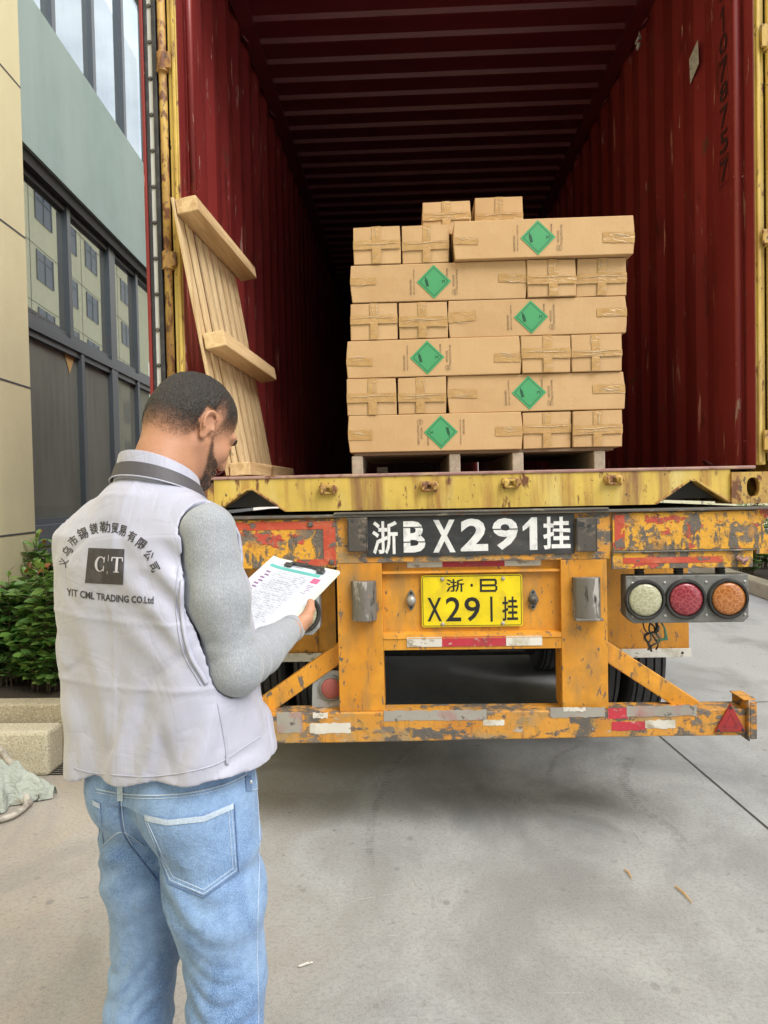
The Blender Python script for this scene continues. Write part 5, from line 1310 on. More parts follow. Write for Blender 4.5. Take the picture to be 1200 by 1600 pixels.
# far right: kerb and bushes beyond the yard
kA = PZ(1160, 924); kB = PZ(1200, 939); dk = (kB-kA)/np.linalg.norm(kB-kA); nk = np.array([-dk[1], dk[0], 0]); nk = nk if nk[0] > 0 else -nk
fk = MB(); a = kA-dk*6; b = kB+dk*5; hk = .20; q = [a, b, b+nk*.22, a+nk*.22]
fk.add([tuple(p) for p in q]+[(p[0], p[1], hk) for p in q], [(0, 1, 5, 4), (1, 2, 6, 5), (2, 3, 7, 6), (3, 0, 4, 7), (4, 5, 6, 7), (3, 2, 1, 0)])
fk.build('far_kerb', 'granite', bevel=.02, loc=tuple(kA), label='pale concrete kerb of the flower bed across the yard at right', cat='kerb')
fs_ = MB(); q2 = [a+nk*.225, b+nk*.225, b+nk*3, a+nk*3]; fs_.add([(p[0], p[1], hk-.06) for p in q2], [(0, 1, 2, 3)]); fs_.build('flower_bed', 'soil', kind='structure')
rb = random.Random(8)
dsc = ['pale yellow green bush across the yard, nearest the chassis corner', 'dry twiggy bush behind the far kerb', 'dense green bush behind the far kerb at right', 'far green bush hidden behind the trailer', 'far bush at the right end of the kerb', 'low spreading bush at the end of the far bed']
for i in range(6):
    p = kA+dk*(-2.6+i*.75)+nk*(.6+.3*(i % 2)); p = kA+dk*((i-3)*.8)+nk*(.34+.5*(i % 2))
    shrub(p[0], p[1], rb.uniform(1.0, 1.4), 16, 60+i, dsc[i], spread=.5, group='bushes behind the far kerb', leafmix=(.3, .45, .03, .2), lsize=.085, zb=hk-.06, nl=20)

# straws on the ground
for i, (p0, p1, lb) in enumerate((((976, 1361), (987, 1375), 'short brown straw on the concrete, the one nearer the trailer'), ((1055, 1387), (1081, 1413), 'longer yellow straw on the concrete, nearer the viewer'), ((466, 1513), (489, 1506), 'thin white splinter on the concrete beside the man'))):
    a = Vector(PZ(*p0)); b = Vector(PZ(*p1)); a.z = b.z = .006; md_ = a.lerp(b, .45)+Vector((.004, .002, .002)); mb = MB(); mb.tube([a, md_, b], [.003, .004, .002], 6, flat=.6)
    mb.build('straw', 'stick' if i < 2 else 'whitepaper', loc=tuple(md_), label=lb, cat='straw', group='bits of straw on the concrete')

# ================================================================== PERSON
PH = R(30); O = np.array([-.79, -1.45, 0.]); RU = np.array([math.cos(PH), -math.sin(PH), 0]); FV = np.array([math.sin(PH), math.cos(PH), 0])
def toL(w): d = np.asarray(w, float)-O; return np.array([d@RU, d@FV, d[2]])
def toW(V): V = np.atleast_2d(V); return O+V[:, :1]*RU+V[:, 1:2]*FV+V[:, 2:]*np.array([0, 0, 1.])
man = empty('person', tuple(O), 'man in pale lilac vest, grey sweatshirt and light jeans reading a clipboard, seen from behind', 'person')
def toObj(g, name, mat, parent, smooth=0):
    V, F = g.mesh(smooth); return obj_from(toW(V), F, name, mat, parent)
# head frame in local coordinates
hy, hp = R(9), R(37)
Hf = np.array([math.sin(hy)*math.cos(hp), math.cos(hy)*math.cos(hp), -math.sin(hp)]); Hr = np.array([math.cos(hy), -math.sin(hy), 0]); Hu = np.cross(Hr, Hf)
HC = toL(P(304, 664, -1.36)); HA = [Hr, Hf, Hu]
def h(r, f, u): return HC+r*Hr+f*Hf+u*Hu
SH = np.array([-.026, -.015, 0])                      # the upper body leans a little
Sr = np.array([.205, -.025, 1.395])+SH; El = toL(P(366, 1043, -1.575)); Wr = toL(P(447, 988, -1.275))
Sl = np.array([-.165, .0, 1.385])+SH; Ell = np.array([-.185, .17, 1.12]); Wl = np.array([-.10, .27, 1.10])
# clipboard frame (world)
BC = np.array([-.608, -1.113, 1.203]); TL_, TR_, BR_, BL_ = [np.array(p) for p in ((-.635, -.944, 1.289), (-.437, -1.046, 1.257), (-.581, -1.282, 1.117), (-.779, -1.181, 1.150))]
bu = (TR_-TL_)/np.linalg.norm(TR_-TL_); bv = (TR_-BR_)/np.linalg.norm(TR_-BR_); bnn = np.cross(bu, bv)
if bnn[2] < 0: bnn = -bnn
E0 = BR_+(TR_-BR_)*.27
def hb(u, v, n): return toL(E0+bu*u+bv*v+bnn*n)
E1_ = BL_+(TL_-BL_)*.25
def hbl(u, v, n): return toL(E1_+bu*u+bv*v+bnn*n)

xs = axis([(-.36, -.07, .010), (-.07, .20, .0026), (.20, .36, .010)])
ys = axis([(-.26, .0, .010), (.0, .44, .0026), (.44, .52, .01)])
zs = axis([(-.01, 1.06, .012), (1.06, 1.24, .0026), (1.24, 1.46, .008), (1.46, 1.76, .0024)])
g = Grid(xs, ys, zs)
# torso, legs (all under the clothes)
g.ell((0, 0, .95), (.155, .10, .16), k=.03); g.ell((-.01, 0, 1.15), (.15, .10, .2), k=.05); g.ell((-.026, -.01, 1.32), (.165, .10, .13), k=.05)
for s, sh_ in ((1, Sr), (-1, Sl)): g.cone(np.array([-.02, -.01, 1.425]), sh_-[0, 0, .015], .042, .030, .02)
for s in (-1, 1):
    hip = np.array([s*.09, 0, .88]); kn = np.array([s*.11, .02, .47]); an = np.array([s*.13, -.02, .09])
    g.chain([hip, kn, an], [.075, .05, .038], .02); g.cone(an-[0, 0, .04], an+[0, .15, -.05], .035, .03, .02)
for a, b, c_ in ((Sr, El, Wr), (Sl, Ell, Wl)):
    g.chain([a-[0, 0, .015], b], [.034, .034], .01); g.chain([b, c_], [.038, .0255], .012)
# neck and head
nb = np.array([-.02, -.03, 1.42])
g.cone(h(0, -.035, -.045), nb, .060, .072, .03); g.cone(h(0, .0, -.06), nb+[0.01, .03, .02], .05, .06, .03)
g.ell(h(0, -.010, .020), (.0785, .099, .090), HA, .01); g.ell(h(0, -.050, -.022), (.068, .058, .072), HA, .02)
g.ell(h(0, .040, -.035), (.058, .058, .080), HA, .022)
for s in (-1, 1):
    g.cone(h(s*.052, .008, -.052), h(s*.020, .082, -.104), .020, .018, .022); g.ell(h(s*.040, .066, -.032), (.024, .024, .026), HA, .018)
    g.cone(h(s*.012, .094, .017), h(s*.046, .076, .020), .0085, .0085, .010)
g.ell(h(0, .088, -.102), (.022, .017, .018), HA, .015)
for s in (-1, 1):
    g.ell(h(s*.031, .101, -.002), (.015, .014, .011), HA, .008, 'cut'); g.ell(h(s*.031, .0835, -.004), (.0135, .0125, .0105), HA, .003)
    g.cone(h(s*.019, .092, -.006), h(s*.044, .084, -.006), .0035, .003, .003)
g.chain([h(0, .094, .010), h(0, .106, -.012), h(0, .114, -.033)], [.008, .009, .0110], .008)
for s in (-1, 1): g.ell(h(s*.012, .101, -.037), (.008, .010, .0075), HA, .005)
g.cone(h(-.018, .0975, -.063), h(.018, .0975, -.063), .0055, .0055, .006); g.cone(h(-.016, .0965, -.073), h(.016, .0965, -.073), .0065, .0065, .005)
g.ell(h(0, .106, -.068), (.020, .006, .0012), HA, .002, 'cut')
# ears
for s in (-1, 1):
    def e(f, u, r=0): return h(s*(.079+r), f-.012-.10*u, u-.014)
    g.ell(e(0, 0, -.002), (.006, .017, .029), HA, .006)
    ring = [e(.012+0*.01, .010, .001)]+[e(.0170*math.cos(a)-.002, .0225*math.sin(a)+.003, .006+.004*math.sin(a*.5)) for a in [R(x) for x in range(40, 250, 22)]]+[e(-.004, -.028, .001)]
    g.chain(ring, [.0035]*len(ring), .002); g.ell(e(.0, -.029, .0), (.0055, .009, .010), HA, .004)
    g.ell(e(.001, -.001, .009), (.007, .0085, .013), HA, .004, 'cut'); g.cone(e(.016, -.006, .002), e(.014, .006, .0), .004, .003, .003)
# right hand on the clipboard edge
pc = [hb(.020, .028-.021*i, -.014-.002*abs(i-1)) for i in range(4)]
wr = Wr+(hb(.022, -.002, -.016)-Wr)*.25
for i in range(4): g.cone(wr, pc[i], .021, .0125, .012)
for i in range(4):
    rf = [.0098, .0100, .0096, .0085][i]; q0 = hb(.020, .028-.021*i, -.014); L = [1, 1.08, 1.0, .82][i]
    q1 = hb(.020-.030*L, .031-.021*i, -.026); q2 = hb(.020-.052*L, .032-.021*i, -.0215); q3 = hb(.020-.070*L, .032-.021*i, -.0165)
    g.chain([q0, q1, q2, q3], [rf*1.22, rf*1.05, rf*.95, rf*.82], .0025)
tb = [wr+(hb(.020, .03, .0)-wr)*.18, hb(.026, .018, .001), hb(.019, .046, .006), hb(.008, .067, .0105)]
g.chain(tb, [.018, .0150, .0118, .0100], .008)
# left hand under and over the left edge
wl = Wl+(hbl(-.02, 0, -.014)-Wl)*.45
pcl = [hbl(-.020, .030-.021*i, -.014) for i in range(4)]
for i in range(4):
    g.cone(wl, pcl[i], .021, .012, .012); g.chain([pcl[i], hbl(.012, .031-.021*i, -.024), hbl(.034, .031-.021*i, -.020), hbl(.050, .031-.021*i, -.017)], [.012, .0105, .0095, .0082], .0025)
g.chain([wl, hbl(-.022, .016, .002), hbl(-.014, .042, .008), hbl(.004, .058, .0115)], [.019, .014, .0115, .0098], .008)
body = toObj(g, 'body', 'skin', man)
# hair: a thin shell over the skull, thinning to nothing at the neck and the temple
V, F = g.mesh()
hv = (V-HC)@np.array(HA).T                 # head coordinates r,f,u
n_ = np.zeros_like(V); fa = V[F]; fn = np.cross(fa[:, 2]-fa[:, 0], fa[:, 3]-fa[:, 1])
for k in range(4): np.add.at(n_, F[:, k], fn)
n_ /= np.linalg.norm(n_, axis=1)[:, None]+1e-12
r_, f_, u_ = hv.T
dist = np.linalg.norm(hv, axis=1)
# hairline as a height below which there is only skin
line = np.interp(f_, [-.12, -.07, -.04, -.022, -.012, .012, .022, .05, .066, .074, .082, .1], [-.086, -.086, -.076, -.050, .010, .010, -.018, .004, .016, .050, .062, .075])
nzr = vnoise(r_*60, f_*60, u_*60, 5)*.006
side = np.clip((u_-line+nzr)/.075, -.5, 1)
earm = (np.abs(r_) > .0715) & (f_ > -.035) & (f_ < .010) & (u_ < .018) & (u_ > -.06)
dens = np.where(side < 0, side*6, .34+.66*np.clip(side, 0, 1)**.8); dens[earm] = -1
def shell(keep, dens, thick, name, mt, matdens=True):
    fk = keep[F].all(1); Fk = F[fk]; ids = np.unique(Fk); mp_ = -np.ones(len(V), int); mp_[ids] = np.arange(len(ids))
    rr = np.random.RandomState(3); t = thick(ids)
    Vn = V[ids]+n_[ids]*t[:, None]; o = obj_from(toW(Vn), mp_[Fk], name, mt, man)
    at = o.data.attributes.new('dens', 'FLOAT', 'POINT'); at.data.foreach_set('value', np.clip(dens[ids], 0, 1).astype(np.float32)); return o
keep = (dist < .17) & (side > -.12) & ~earm & (hv[:, 2] > -.115) & ~((u_ < -.03) & (f_ > -.02)) & (f_ < .098)
shell(keep, dens, lambda i: .0012+.0085*np.clip(dens[i]-.45, 0, 1)+.0022*vnoise(r_[i]*220, f_[i]*220, u_[i]*110, 9)*np.clip(dens[i]*1.4, 0, 1), 'hair', 'hair')
# short beard and sideburn
bd1 = np.interp(u_, [-.13, -.10, -.06, -.03, .0, .03], [.060, .048, .022, .012, .010, .008])   # back limit in f
bd2 = np.interp(u_, [-.13, -.10, -.075, -.055, -.03, .0, .03], [.2, .2, .2, .062, .034, .024, .022])
bk = (np.abs(r_) > .0)*1.; m1 = np.minimum(f_-bd1, bd2-f_)/.014
mo = (f_ > .085) & (u_ > -.062) & (u_ < -.048)
bdn = np.clip(m1, -1, 1)*.60+.16; bdn = np.where(u_ < -.128, -1, bdn); lips = (np.abs(r_) < .021) & (u_ > -.080) & (u_ < -.056) & (f_ > .092); bdn[lips] = -1
kb = (dist < .17) & (bdn > -.2) & (u_ < .01) & (u_ > -.13) & (f_ > -.0) & ~earm
shell(kb, bdn, lambda i: .0010+0*dens[i], 'beard', 'hair')
# eyelashes / brows of the right eye side
mb = MB()
for s in (-1, 1):
    mb.tube([toW(h(s*(.014+.033*t), .1025-.022*t*t, .020+.006*math.sin(3*t)))[0] for t in [i/6 for i in range(7)]], [.001, .0028, .0032, .0032, .003, .002, .001], 6)
    for k in range(9):
        t = k/8; a = toW(h(s*(.020+.024*t), .0955-.006*t, -.0085))[0]; b = toW(h(s*(.021+.028*t), .1045-.004*t, -.0125))[0]; mb.tube([a, b], [.0006, .0002], 4)
mb.build('eyebrows', 'ink', man)

# ---- sweatshirt
g = Grid(axis([(-.36, .10, .009), (.10, .34, .0036), (.34, .38, .009)]), axis([(-.22, -.12, .01), (-.12, .36, .0036), (.36, .42, .01)]), axis([(.96, 1.04, .01), (1.04, 1.50, .0036)]))
g.ell((-.01, 0, 1.15), (.172, .115, .2), k=.04); g.ell((-.026, -.01, 1.31), (.185, .115, .13), k=.04)
md = Sr+(El-Sr)*.45+np.array([.006, -.010, 0]); fm = El+(Wr-El)*.45+np.array([.0, .0, -.006])
g.chain([Sr+[.004, 0, .004], md, El], [.057, .056, .051], .03); g.chain([El, fm, Wr], [.058, .049, .034], .012)
g.chain([Sl, Ell], [.06, .052], .03); g.chain([Ell, Wl], [.052, .034], .02)
ax_ = (Wr-El)/np.linalg.norm(Wr-El); ua = (El-Sr)/np.linalg.norm(El-Sr)
def folds(x, y, z):
    t = ((x-El[0])*ax_[0]+(y-El[1])*ax_[1]+(z-El[2])*ax_[2]); t2 = ((x-El[0])*ua[0]+(y-El[1])*ua[1]+(z-El[2])*ua[2])
    near = np.exp(-((t-.03)/.07)**2); w = vnoise(x*14, y*14, z*14, 2)
    a = .0035*near*np.sin(t*95+w*5+z*10)
    b = .0045*np.exp(-((t+.0)/.10)**2)*np.sin(t2*60+w*6)*np.exp(-((t2+.10)/.12)**2)
    cuff = .003*np.exp(-((t-.185)/.02)**2)*np.sin(t*300)
    up_ = np.clip((z-1.10)/.08, 0, 1); lg_ = vnoise(x*34+z*7, y*34-z*5, z*4.5, 14); return a*.8+b*.5+cuff+.0050*lg_*up_+.0016*vnoise(x*30, y*30, z*20, 4)+.0022*np.exp(-((t2+.03+.25*(x-El[0]))/.006)**2)*np.exp(-((t-.02)/.06)**2)+.0022*np.exp(-((t2+.065+.35*(x-El[0]))/.007)**2)*np.exp(-((t-.02)/.06)**2)+.0020*np.exp(-((t-.085-.2*(z-El[2]))/.006)**2)
g.op(folds, (.1, -.2, .9), (.4, .4, 1.5), mode='off')
sw = toObj(g, 'sweatshirt', 'sweat', man, 1)
# cuff rib
mb = MB(); wd = (Wr-El)/np.linalg.norm(Wr-El)
cpts = [toW(Wr+wd*(.022+.004*i))[0] for i in range(8)]
mb.tube(cpts, [.0335, .0345, .034, .0345, .034, .0345, .034, .031], 24); mb.build('cuff', 'sweat', sw, smooth=True)

# ---- vest
za_ = [.78, .85, .95, 1.05, 1.15, 1.25, 1.33, 1.39, 1.43, 1.47]
aa_ = [.246, .246, .244, .242, .242, .244, .240, .222, .17, .11]
ba_ = [.160, .155, .148, .142, .140, .142, .140, .128, .105, .07]
def vesty(x, y, z, off=0.):
    a = np.interp(z, za_, aa_)-off; b = np.interp(z, za_, ba_)-off; t = np.clip((z-.85)/.5, 0, 1)
    cu = -.034*t+.000; cv = -.015*t+.0
    pw = 3.0-.65*t; q = ((np.abs(x-cu)/a)**pw+(np.abs(y-cv)/b)**pw)**(1/pw)
    return (q-1)*b*.92
g = Grid(axis([(-.28, .28, .0038)]), axis([(-.20, .20, .0038)]), axis([(.79, 1.52, .0042)]))
g.op(lambda x, y, z: vesty(x, y, z), (-9,)*3, (9,)*3)
G0 = g.G.copy(); g.G = np.maximum(g.G, g.z[None, None, :]-1.455)
for s, sp in ((1, Sr), (-1, Sl)):
    e_ = np.array([s*(.178 if s > 0 else .20), -.008, 1.392 if s > 0 else 1.375])+SH; g.cone(e_, np.array([s*.055-.02, -.02, 1.447]), .058, .058, .05)
    g.cone(e_+[0, 0, 0], e_+[s*.012, 0, -.10], .055, .05, .04)
g.cone((-.02, -.035, 1.445), (-.01, .0, 1.455), .075, .075, .05)
g.ell((.190, .060, .975), (.030, .055, .060), k=.03); g.ell((.205, .06, .91), (.030, .06, .05), k=.03)
def vf(x, y, z):
    w = vnoise(x*7, y*7, z*3.2, 21); w2 = vnoise(x*16, y*16, z*7, 22)
    d = .006*w*np.clip((1.40-z)/.25, .3, 1)+.003*w2
    # long soft pleats hanging from the shoulders
    d = d+.0045*np.sin(x*34+z*5+w*5)*np.clip((1.35-z)/.3, 0, 1)*(y < .08)
    # pull lines towards the right armhole
    s = (x+z*.9); d = d+.004*np.sin(s*75+w*5)*np.exp(-((x-.14)/.09)**2)*np.exp(-((z-1.27)/.12)**2)
    s = (x*1.2-z*.5); d = d+.005*np.sin(s*60+w2*5)*np.exp(-((x-.12)/.12)**2)*np.exp(-((z-.98)/.10)**2)
    d = d+.002*np.sin((z*1.0+x*.25)*46+w*6)*np.exp(-((x+.16)/.09)**2)*np.exp(-((z-1.05)/.2)**2)
    r1 = np.abs(vnoise(x*11+z*3, y*11, z*8-x*5, 31)); d = d+.0028*np.clip(.12-r1, 0, .12)/.12-.0016*np.exp(-((z-1.225+x*.02)/.005)**2)-.0016*np.exp(-((z-1.09-x*.03)/.005)**2)-.0014*np.exp(-((x-.02)/.005)**2)
    return d
g.op(vf, (-9,)*3, (9,)*3, mode='off')
X, Y_, Z = g.x[:, None, None], g.y[None, :, None], g.z[None, None, :]
hemz = .892-.040*np.clip((-X-.06)/.15, 0, 1)+.024*np.clip((X+.0)/.16, 0, 1)+.008*np.clip((Y_-.02)/.1, 0, 1)+.004*np.sin(X*40+Y_*20)
g.G = np.maximum(g.G, hemz-Z)
inner = vesty(X, Y_, Z, .024); g.G = np.maximum(g.G, -np.maximum(inner, Z-(hemz+.07)))
g.G = np.maximum(g.G, Z-1.512)
Ga = g.G; g.G = np.full(Ga.shape, .2)
g.chain([Sr, md, El], [.058, .062, .059], .03); g.cone(Sr+[.045, 0, .10], Sr+[.05, 0, -.02], .07, .065, .02)
g.chain([Sl-[.012, 0, .0], Ell], [.066, .056], .03); g.cone(Sl+[-.05, 0, .10], Sl+[-.06, 0, -.02], .075, .07, .02)
g.G = np.maximum(Ga, -g.G)
vest = toObj(g, 'vest', 'vest', man, 1)
def bvh_of(o):
    me = o.data; off = wloc(o); return BVHTree.FromPolygons([tuple(v.co+off) for v in me.vertices], [tuple(p.vertices) for p in me.polygons])
bvV = bvh_of(vest); bvS = bvh_of(sw)
def hit(px, py, bv, off=.001, last=[None]):
    d = Vector(ray(px, py)).normalized(); q, nn, i, di = bv.ray_cast(Vector(CAM), d)
    if q is None: q = last[0][0] if last[0] else Vector(P(px, py, -1.5)); nn = -d
    last[0] = (q, nn); return q-d*off
def drape_poly(mb, pts, bv, off, mat=None): mb.add([hit(a, b, bv, off) for a, b in pts], [tuple(range(len(pts)))], mat)
def drape_grid(mb, quad, n, m_, bv, off, mat=None):
    (a, b, c_, d) = [np.array(p, float) for p in quad]; vs = []
    for j in range(m_+1):
        for i in range(n+1):
            s, t = i/n, j/m_; p = (a*(1-s)+b*s)*(1-t)+(d*(1-s)+c_*s)*t; vs.append(hit(p[0], p[1], bv, off))
    mb.add(vs, [(j*(n+1)+i, j*(n+1)+i+1, (j+1)*(n+1)+i+1, (j+1)*(n+1)+i) for j in range(m_) for i in range(n)], mat)
def drape_line(mb, pts, bv, rad, off=.001, n=6, mat=None):
    P_ = [Vector((a, b, 0)) for a, b in pts]; q = cr(P_, n); mb.tube([hit(p.x, p.y, bv, off) for p in q], rad, 6, mat)
# back print
mb = MB()
arc = [('义', 99, 879, -68, 14, 15), ('乌', 105, 861, -52, 14, 16), ('市', 114, 845, -38, 14, 16), ('锡', 129, 833.5, -20, 16, 18), ('镁', 146.5, 826, -9, 13, 18), ('勒', 164, 823.5, -2, 17, 18),
       ('贸', 179.5, 825, 4, 11, 17), ('易', 191.5, 829, 14, 12, 17), ('有', 206, 838, 24, 13, 17), ('限', 221, 850, 36, 15, 17), ('公', 232.5, 867, 50, 14, 16), ('司', 241, 886, 62, 14, 15)]
for ch, cx, cy, an, w_, h_ in arc:
    a = R(an); ca, sa = math.cos(a), math.sin(a)
    def fn(u, v, cx=cx, cy=cy, ca=ca, sa=sa, w_=w_, h_=h_):
        x = (u-.5)*w_; y = -(v-.5)*h_; return hit(cx+x*ca-y*sa, cy+x*sa+y*ca, bvV, .0014)
    put_text(mb, ch, fn, .018, res=2)
mb.build('arched_print', 'vestprint', vest)
mb = MB(); drape_grid(mb, ((138, 856), (194.5, 858), (192, 914), (132.5, 911)), 30, 30, bvV, .0014); lg = mb.build('black_square_print', 'vestprint', vest, smooth=True)
mb = MB()
def lp2(u, v): return hit(147+u*44-(v)*(-2), 893-v*24+u*2, bvV, .0036)
# letter C with thick and thin strokes, a bar, letter T with serifs
n = 20; o_ = []; i_ = []
for k in range(n+1):
    a = R(42+(318-42)*k/n); o_.append((.19+.19*math.cos(a), .5+.5*math.sin(a))); i_.append((.205+.115*math.cos(a), .5+.44*math.sin(a)))
mb.add([lp2(*p) for p in o_+i_], [(k, k+1, n+1+k+1, n+1+k) for k in range(n)])
for q in ([(.30, .62), (.335, .62), (.345, .98), (.32, .98)], [(.30, .38), (.335, .38), (.345, .04), (.32, .04)], [(.455, -.12), (.475, -.12), (.475, 1.12), (.455, 1.12)],
          [(.58, .93), (.98, .93), (.98, 1.0), (.58, 1.0)], [(.575, .72), (.605, .72), (.62, .93), (.575, .93)], [(.955, .72), (.985, .72), (.985, .93), (.945, .93)], [(.735, .05), (.825, .05), (.825, .93), (.735, .93)], [(.68, 0), (.88, 0), (.88, .055), (.68, .055)]):
    mb.add([lp2(*p) for p in q], [(0, 1, 2, 3)])
mb.build('white_letters', 'vestlogo', lg)
mb = MB()
put_text(mb, 'YIT CML TRADING CO.Ltd', lambda u, v: hit(104+u*136, 930.5+13*u+3*math.sin(math.pi*u)-(11.5 if 1 else 0)*v+0, bvV, .0014), .022, res=2)
mb.build('company_line', 'vestprint', vest)
# seams: armhole, hem, side seam, pocket
mb = MB()
def sl_(pts, rad, off, bv=bvV): drape_line(mb, pts, bv, rad, off)
sl_([(116, 1200), (150, 1208), (240, 1213), (330, 1197), (385, 1165), (408, 1150)], .0011, .0012)
mb.build('hem_seam', 'vest', vest, smooth=True)
mb = MB(); sl_([(340, 1098), (346, 1130), (352, 1165), (355, 1192)], .0013, .001); mb.build('side_seam', 'vest', vest, smooth=True)
# collar
cc_ = toL(P(249, 742, -1.43)); 
cc_ = np.array([cc_[0], cc_[1], 0]); 
def colp(a, rad, z): 
    # a = 0 straight back, positive towards the right shoulder
    return toW(np.array([cc_[0]+math.sin(a)*rad*1.02, cc_[1]-math.cos(a)*rad*.92, z]))[0]
def band(name, rt, rb, zt_, zb_, mt, par, a0=-170, a1=170, th=.004):
    mb = MB(); n = 48; vs = []
    for i in range(n+1):
        a = R(a0+(a1-a0)*i/n); c = (1+math.cos(a))/2
        zt2 = zt_[0]*c+zt_[1]*(1-c); zb2 = zb_[0]*c+zb_[1]*(1-c)
        vs += [colp(a, rt, zt2), colp(a, rb, zb2), colp(a, rb-th, zb2), colp(a, rt-th, zt2)]
    fs = [(4*i+k, 4*i+(k+1) % 4, 4*i+4+(k+1) % 4, 4*i+4+k) for i in range(n) for k in range(4)]+[(3, 2, 1, 0), (4*n, 4*n+1, 4*n+2, 4*n+3)]
    mb.add(vs, fs); return mb.build(name, mt, par, smooth=False, bevel=.0012)
cl_ = band('collar', .088, .102, (1.572, 1.492), (1.512, 1.42), 'vest', vest)
band('collar_band', .0965, .1075, (1.548, 1.470), (1.518, 1.440), 'vestdark', cl_, th=.0035)
mb = MB(); mb.tube([colp(R(a), .1085, .5*((1.518)*(1+math.cos(R(a)))+(1.44)*(1-math.cos(R(a))))) for a in range(-165, 166, 6)], .0016, 6); mb.build('piping', 'vest', cl_, smooth=True)
# armhole binding on the right: where the sleeve leaves the vest
mb = MB()
ah = [(336, 780), (322, 798), (310, 820), (298, 850), (288, 885), (284, 925), (285, 960), (291, 1000), (301, 1030), (314, 1052), (323, 1068)]
mb.tube([hit(p.x, p.y, bvV, .003) for p in cr([Vector((a, b, 0)) for a, b in ah], 5)], .0045, 8, flat=.6); mb.build('armhole_binding', 'vest', vest, smooth=True)
mb = MB(); mb.tube([hit(p.x, p.y, bvV, .0012) for p in cr([Vector((a-9, b+3, 0)) for a, b in ah[2:]], 5)], .0011, 6); mb.build('armhole_seam', 'vest', vest, smooth=True)

# ---- jeans
g = Grid(axis([(-.26, .26, .0042)]), axis([(-.22, .20, .0042)]), axis([(.02, .20, .012), (.20, 1.0, .0045)]))
g.ell((.015, 0, .93), (.176, .122, .14), k=.02); g.op(lambda x, y, z: (((np.abs(x-.015)/.182)**2.4+(np.abs(y)/.128)**2.4)**(1/2.4)-1)*.128+0*z, (-.3, -.3, .84), (.3, .3, 1.0), .03)
g.G = np.maximum(g.G, g.z[None, None, :]-.945)
for s in (-1, 1):
    g.ell((s*.082+.018, -.055, .835), (.098, .085, .105), k=.03)
    o_ = .012 if s < 0 else .040; hip = np.array([s*.088+.018, .0, .84]); mt_ = np.array([s*.097+o_, .0, .62]); kn = np.array([s*.110+o_, .012, .46]); cf = np.array([s*.122+o_, -.012, .28]); an = np.array([s*.130+o_, -.02, .07])
    k_ = 1 if s < 0 else 1.06; g.chain([hip, mt_, kn, cf, an], [.108*k_, .094*k_, .077*k_, .073*k_, .068], .022)
def jf(x, y, z):
    w = vnoise(x*9, y*9, z*7, 41); w2 = vnoise(x*20, y*20, z*20, 42)
    kz = np.exp(-((z-.40)/.12)**2); d = .0060*kz*(1-2*np.abs(np.sin(z*48+w*11+np.abs(x)*22)))*(.6+1.2*w2)*np.clip((.05-y)/.1, .25, 1)
    d = d+.006*np.exp(-((z-.71)/.035)**2)*np.sin((z-.71)*60+x*8)
    d = d+.004*np.sin((x*np.sign(x)*.8+z)*70+w*6)*np.exp(-((z-.66)/.08)**2)
    d = d+.0025*np.sin(z*80+w2*6+y*30)*np.exp(-((z-.24)/.09)**2)
    rd = np.abs(vnoise(x*10+z*5, y*10, z*13-x*8, 47)); return d+.0028*w+.0010*w2+.0025*np.clip(.14-rd, 0, .14)/.14*np.clip((.78-z)/.2, 0, 1)
g.op(jf, (-9,)*3, (9,)*3, mode='off')
jn_ = toObj(g, 'jeans', 'denim', man, 2)
bvJ = bvh_of(jn_)
def jgrid(name, poly, off, mt, n=16, parent=None):
    """a patch filling a polygon of pixels, laid on the cloth and raised a little"""
    parent = parent or jn_
    c = np.mean(poly, 0); mb = MB(); rings = 7; seg = 8; pts = []
    P0 = [np.array(p, float) for p in poly]; L = len(P0); rim = []
    for i in range(L):
        for k in range(seg): rim.append(P0[i]+(P0[(i+1) % L]-P0[i])*k/seg)
    vs = [hit(c[0], c[1], bvJ, off)]
    for r in range(1, rings+1):
        for p in rim: q = c+(p-c)*r/rings; vs.append(hit(q[0], q[1], bvJ, off))
    for p in rim: vs.append(hit(p[0], p[1], bvJ, -.002))
    m_ = len(rim); fs = [(0, 1+i, 1+(i+1) % m_) for i in range(m_)]
    for r in range(rings):
        a = 1+r*m_; b = a+m_
        for i in range(m_): fs.append((a+i, b+i, b+(i+1) % m_, a+(i+1) % m_))
    mb.add(vs, fs); return mb.build(name, mt, parent, smooth=False)
pk1 = [(225, 1275), (262, 1282), (318, 1276), (364, 1256), (371, 1362), (318, 1400), (264, 1378)]
bp_ = jgrid('back_pocket', pk1, .0032, 'denim')
mb = MB()
drape_grid(mb, ((225, 1273), (262, 1281), (262, 1290), (226, 1283)), 6, 2, bvJ, .0048); drape_grid(mb, ((262, 1281), (318, 1275), (319, 1284), (262, 1290)), 8, 2, bvJ, .0048); drape_grid(mb, ((318, 1275), (365, 1255), (365, 1264), (319, 1284)), 8, 2, bvJ, .0048)
mb.build('pocket_hem', 'seamth', bp_)
mb = MB()
for off_ in (0, 5):
    q = [(227+off_*.6, 1284), (248+off_, 1335), (266+off_*.8, 1375-off_), (318, 1397-off_*1.3), (369-off_, 1360-off_*.6), (362-off_, 1268)]
    for i in range(len(q)-1): mb.tube([hit(q[i][0]+(q[i+1][0]-q[i][0])*t/8, q[i][1]+(q[i+1][1]-q[i][1])*t/8, bvJ, .0038) for t in range(9)], .0008, 5)
mb.build('pocket_seam', 'seamth', bp_)
mb = MB()
q = [(225, 1275), (228, 1285), (249, 1336), (263, 1380), (318, 1402), (373, 1363), (366, 1256)]
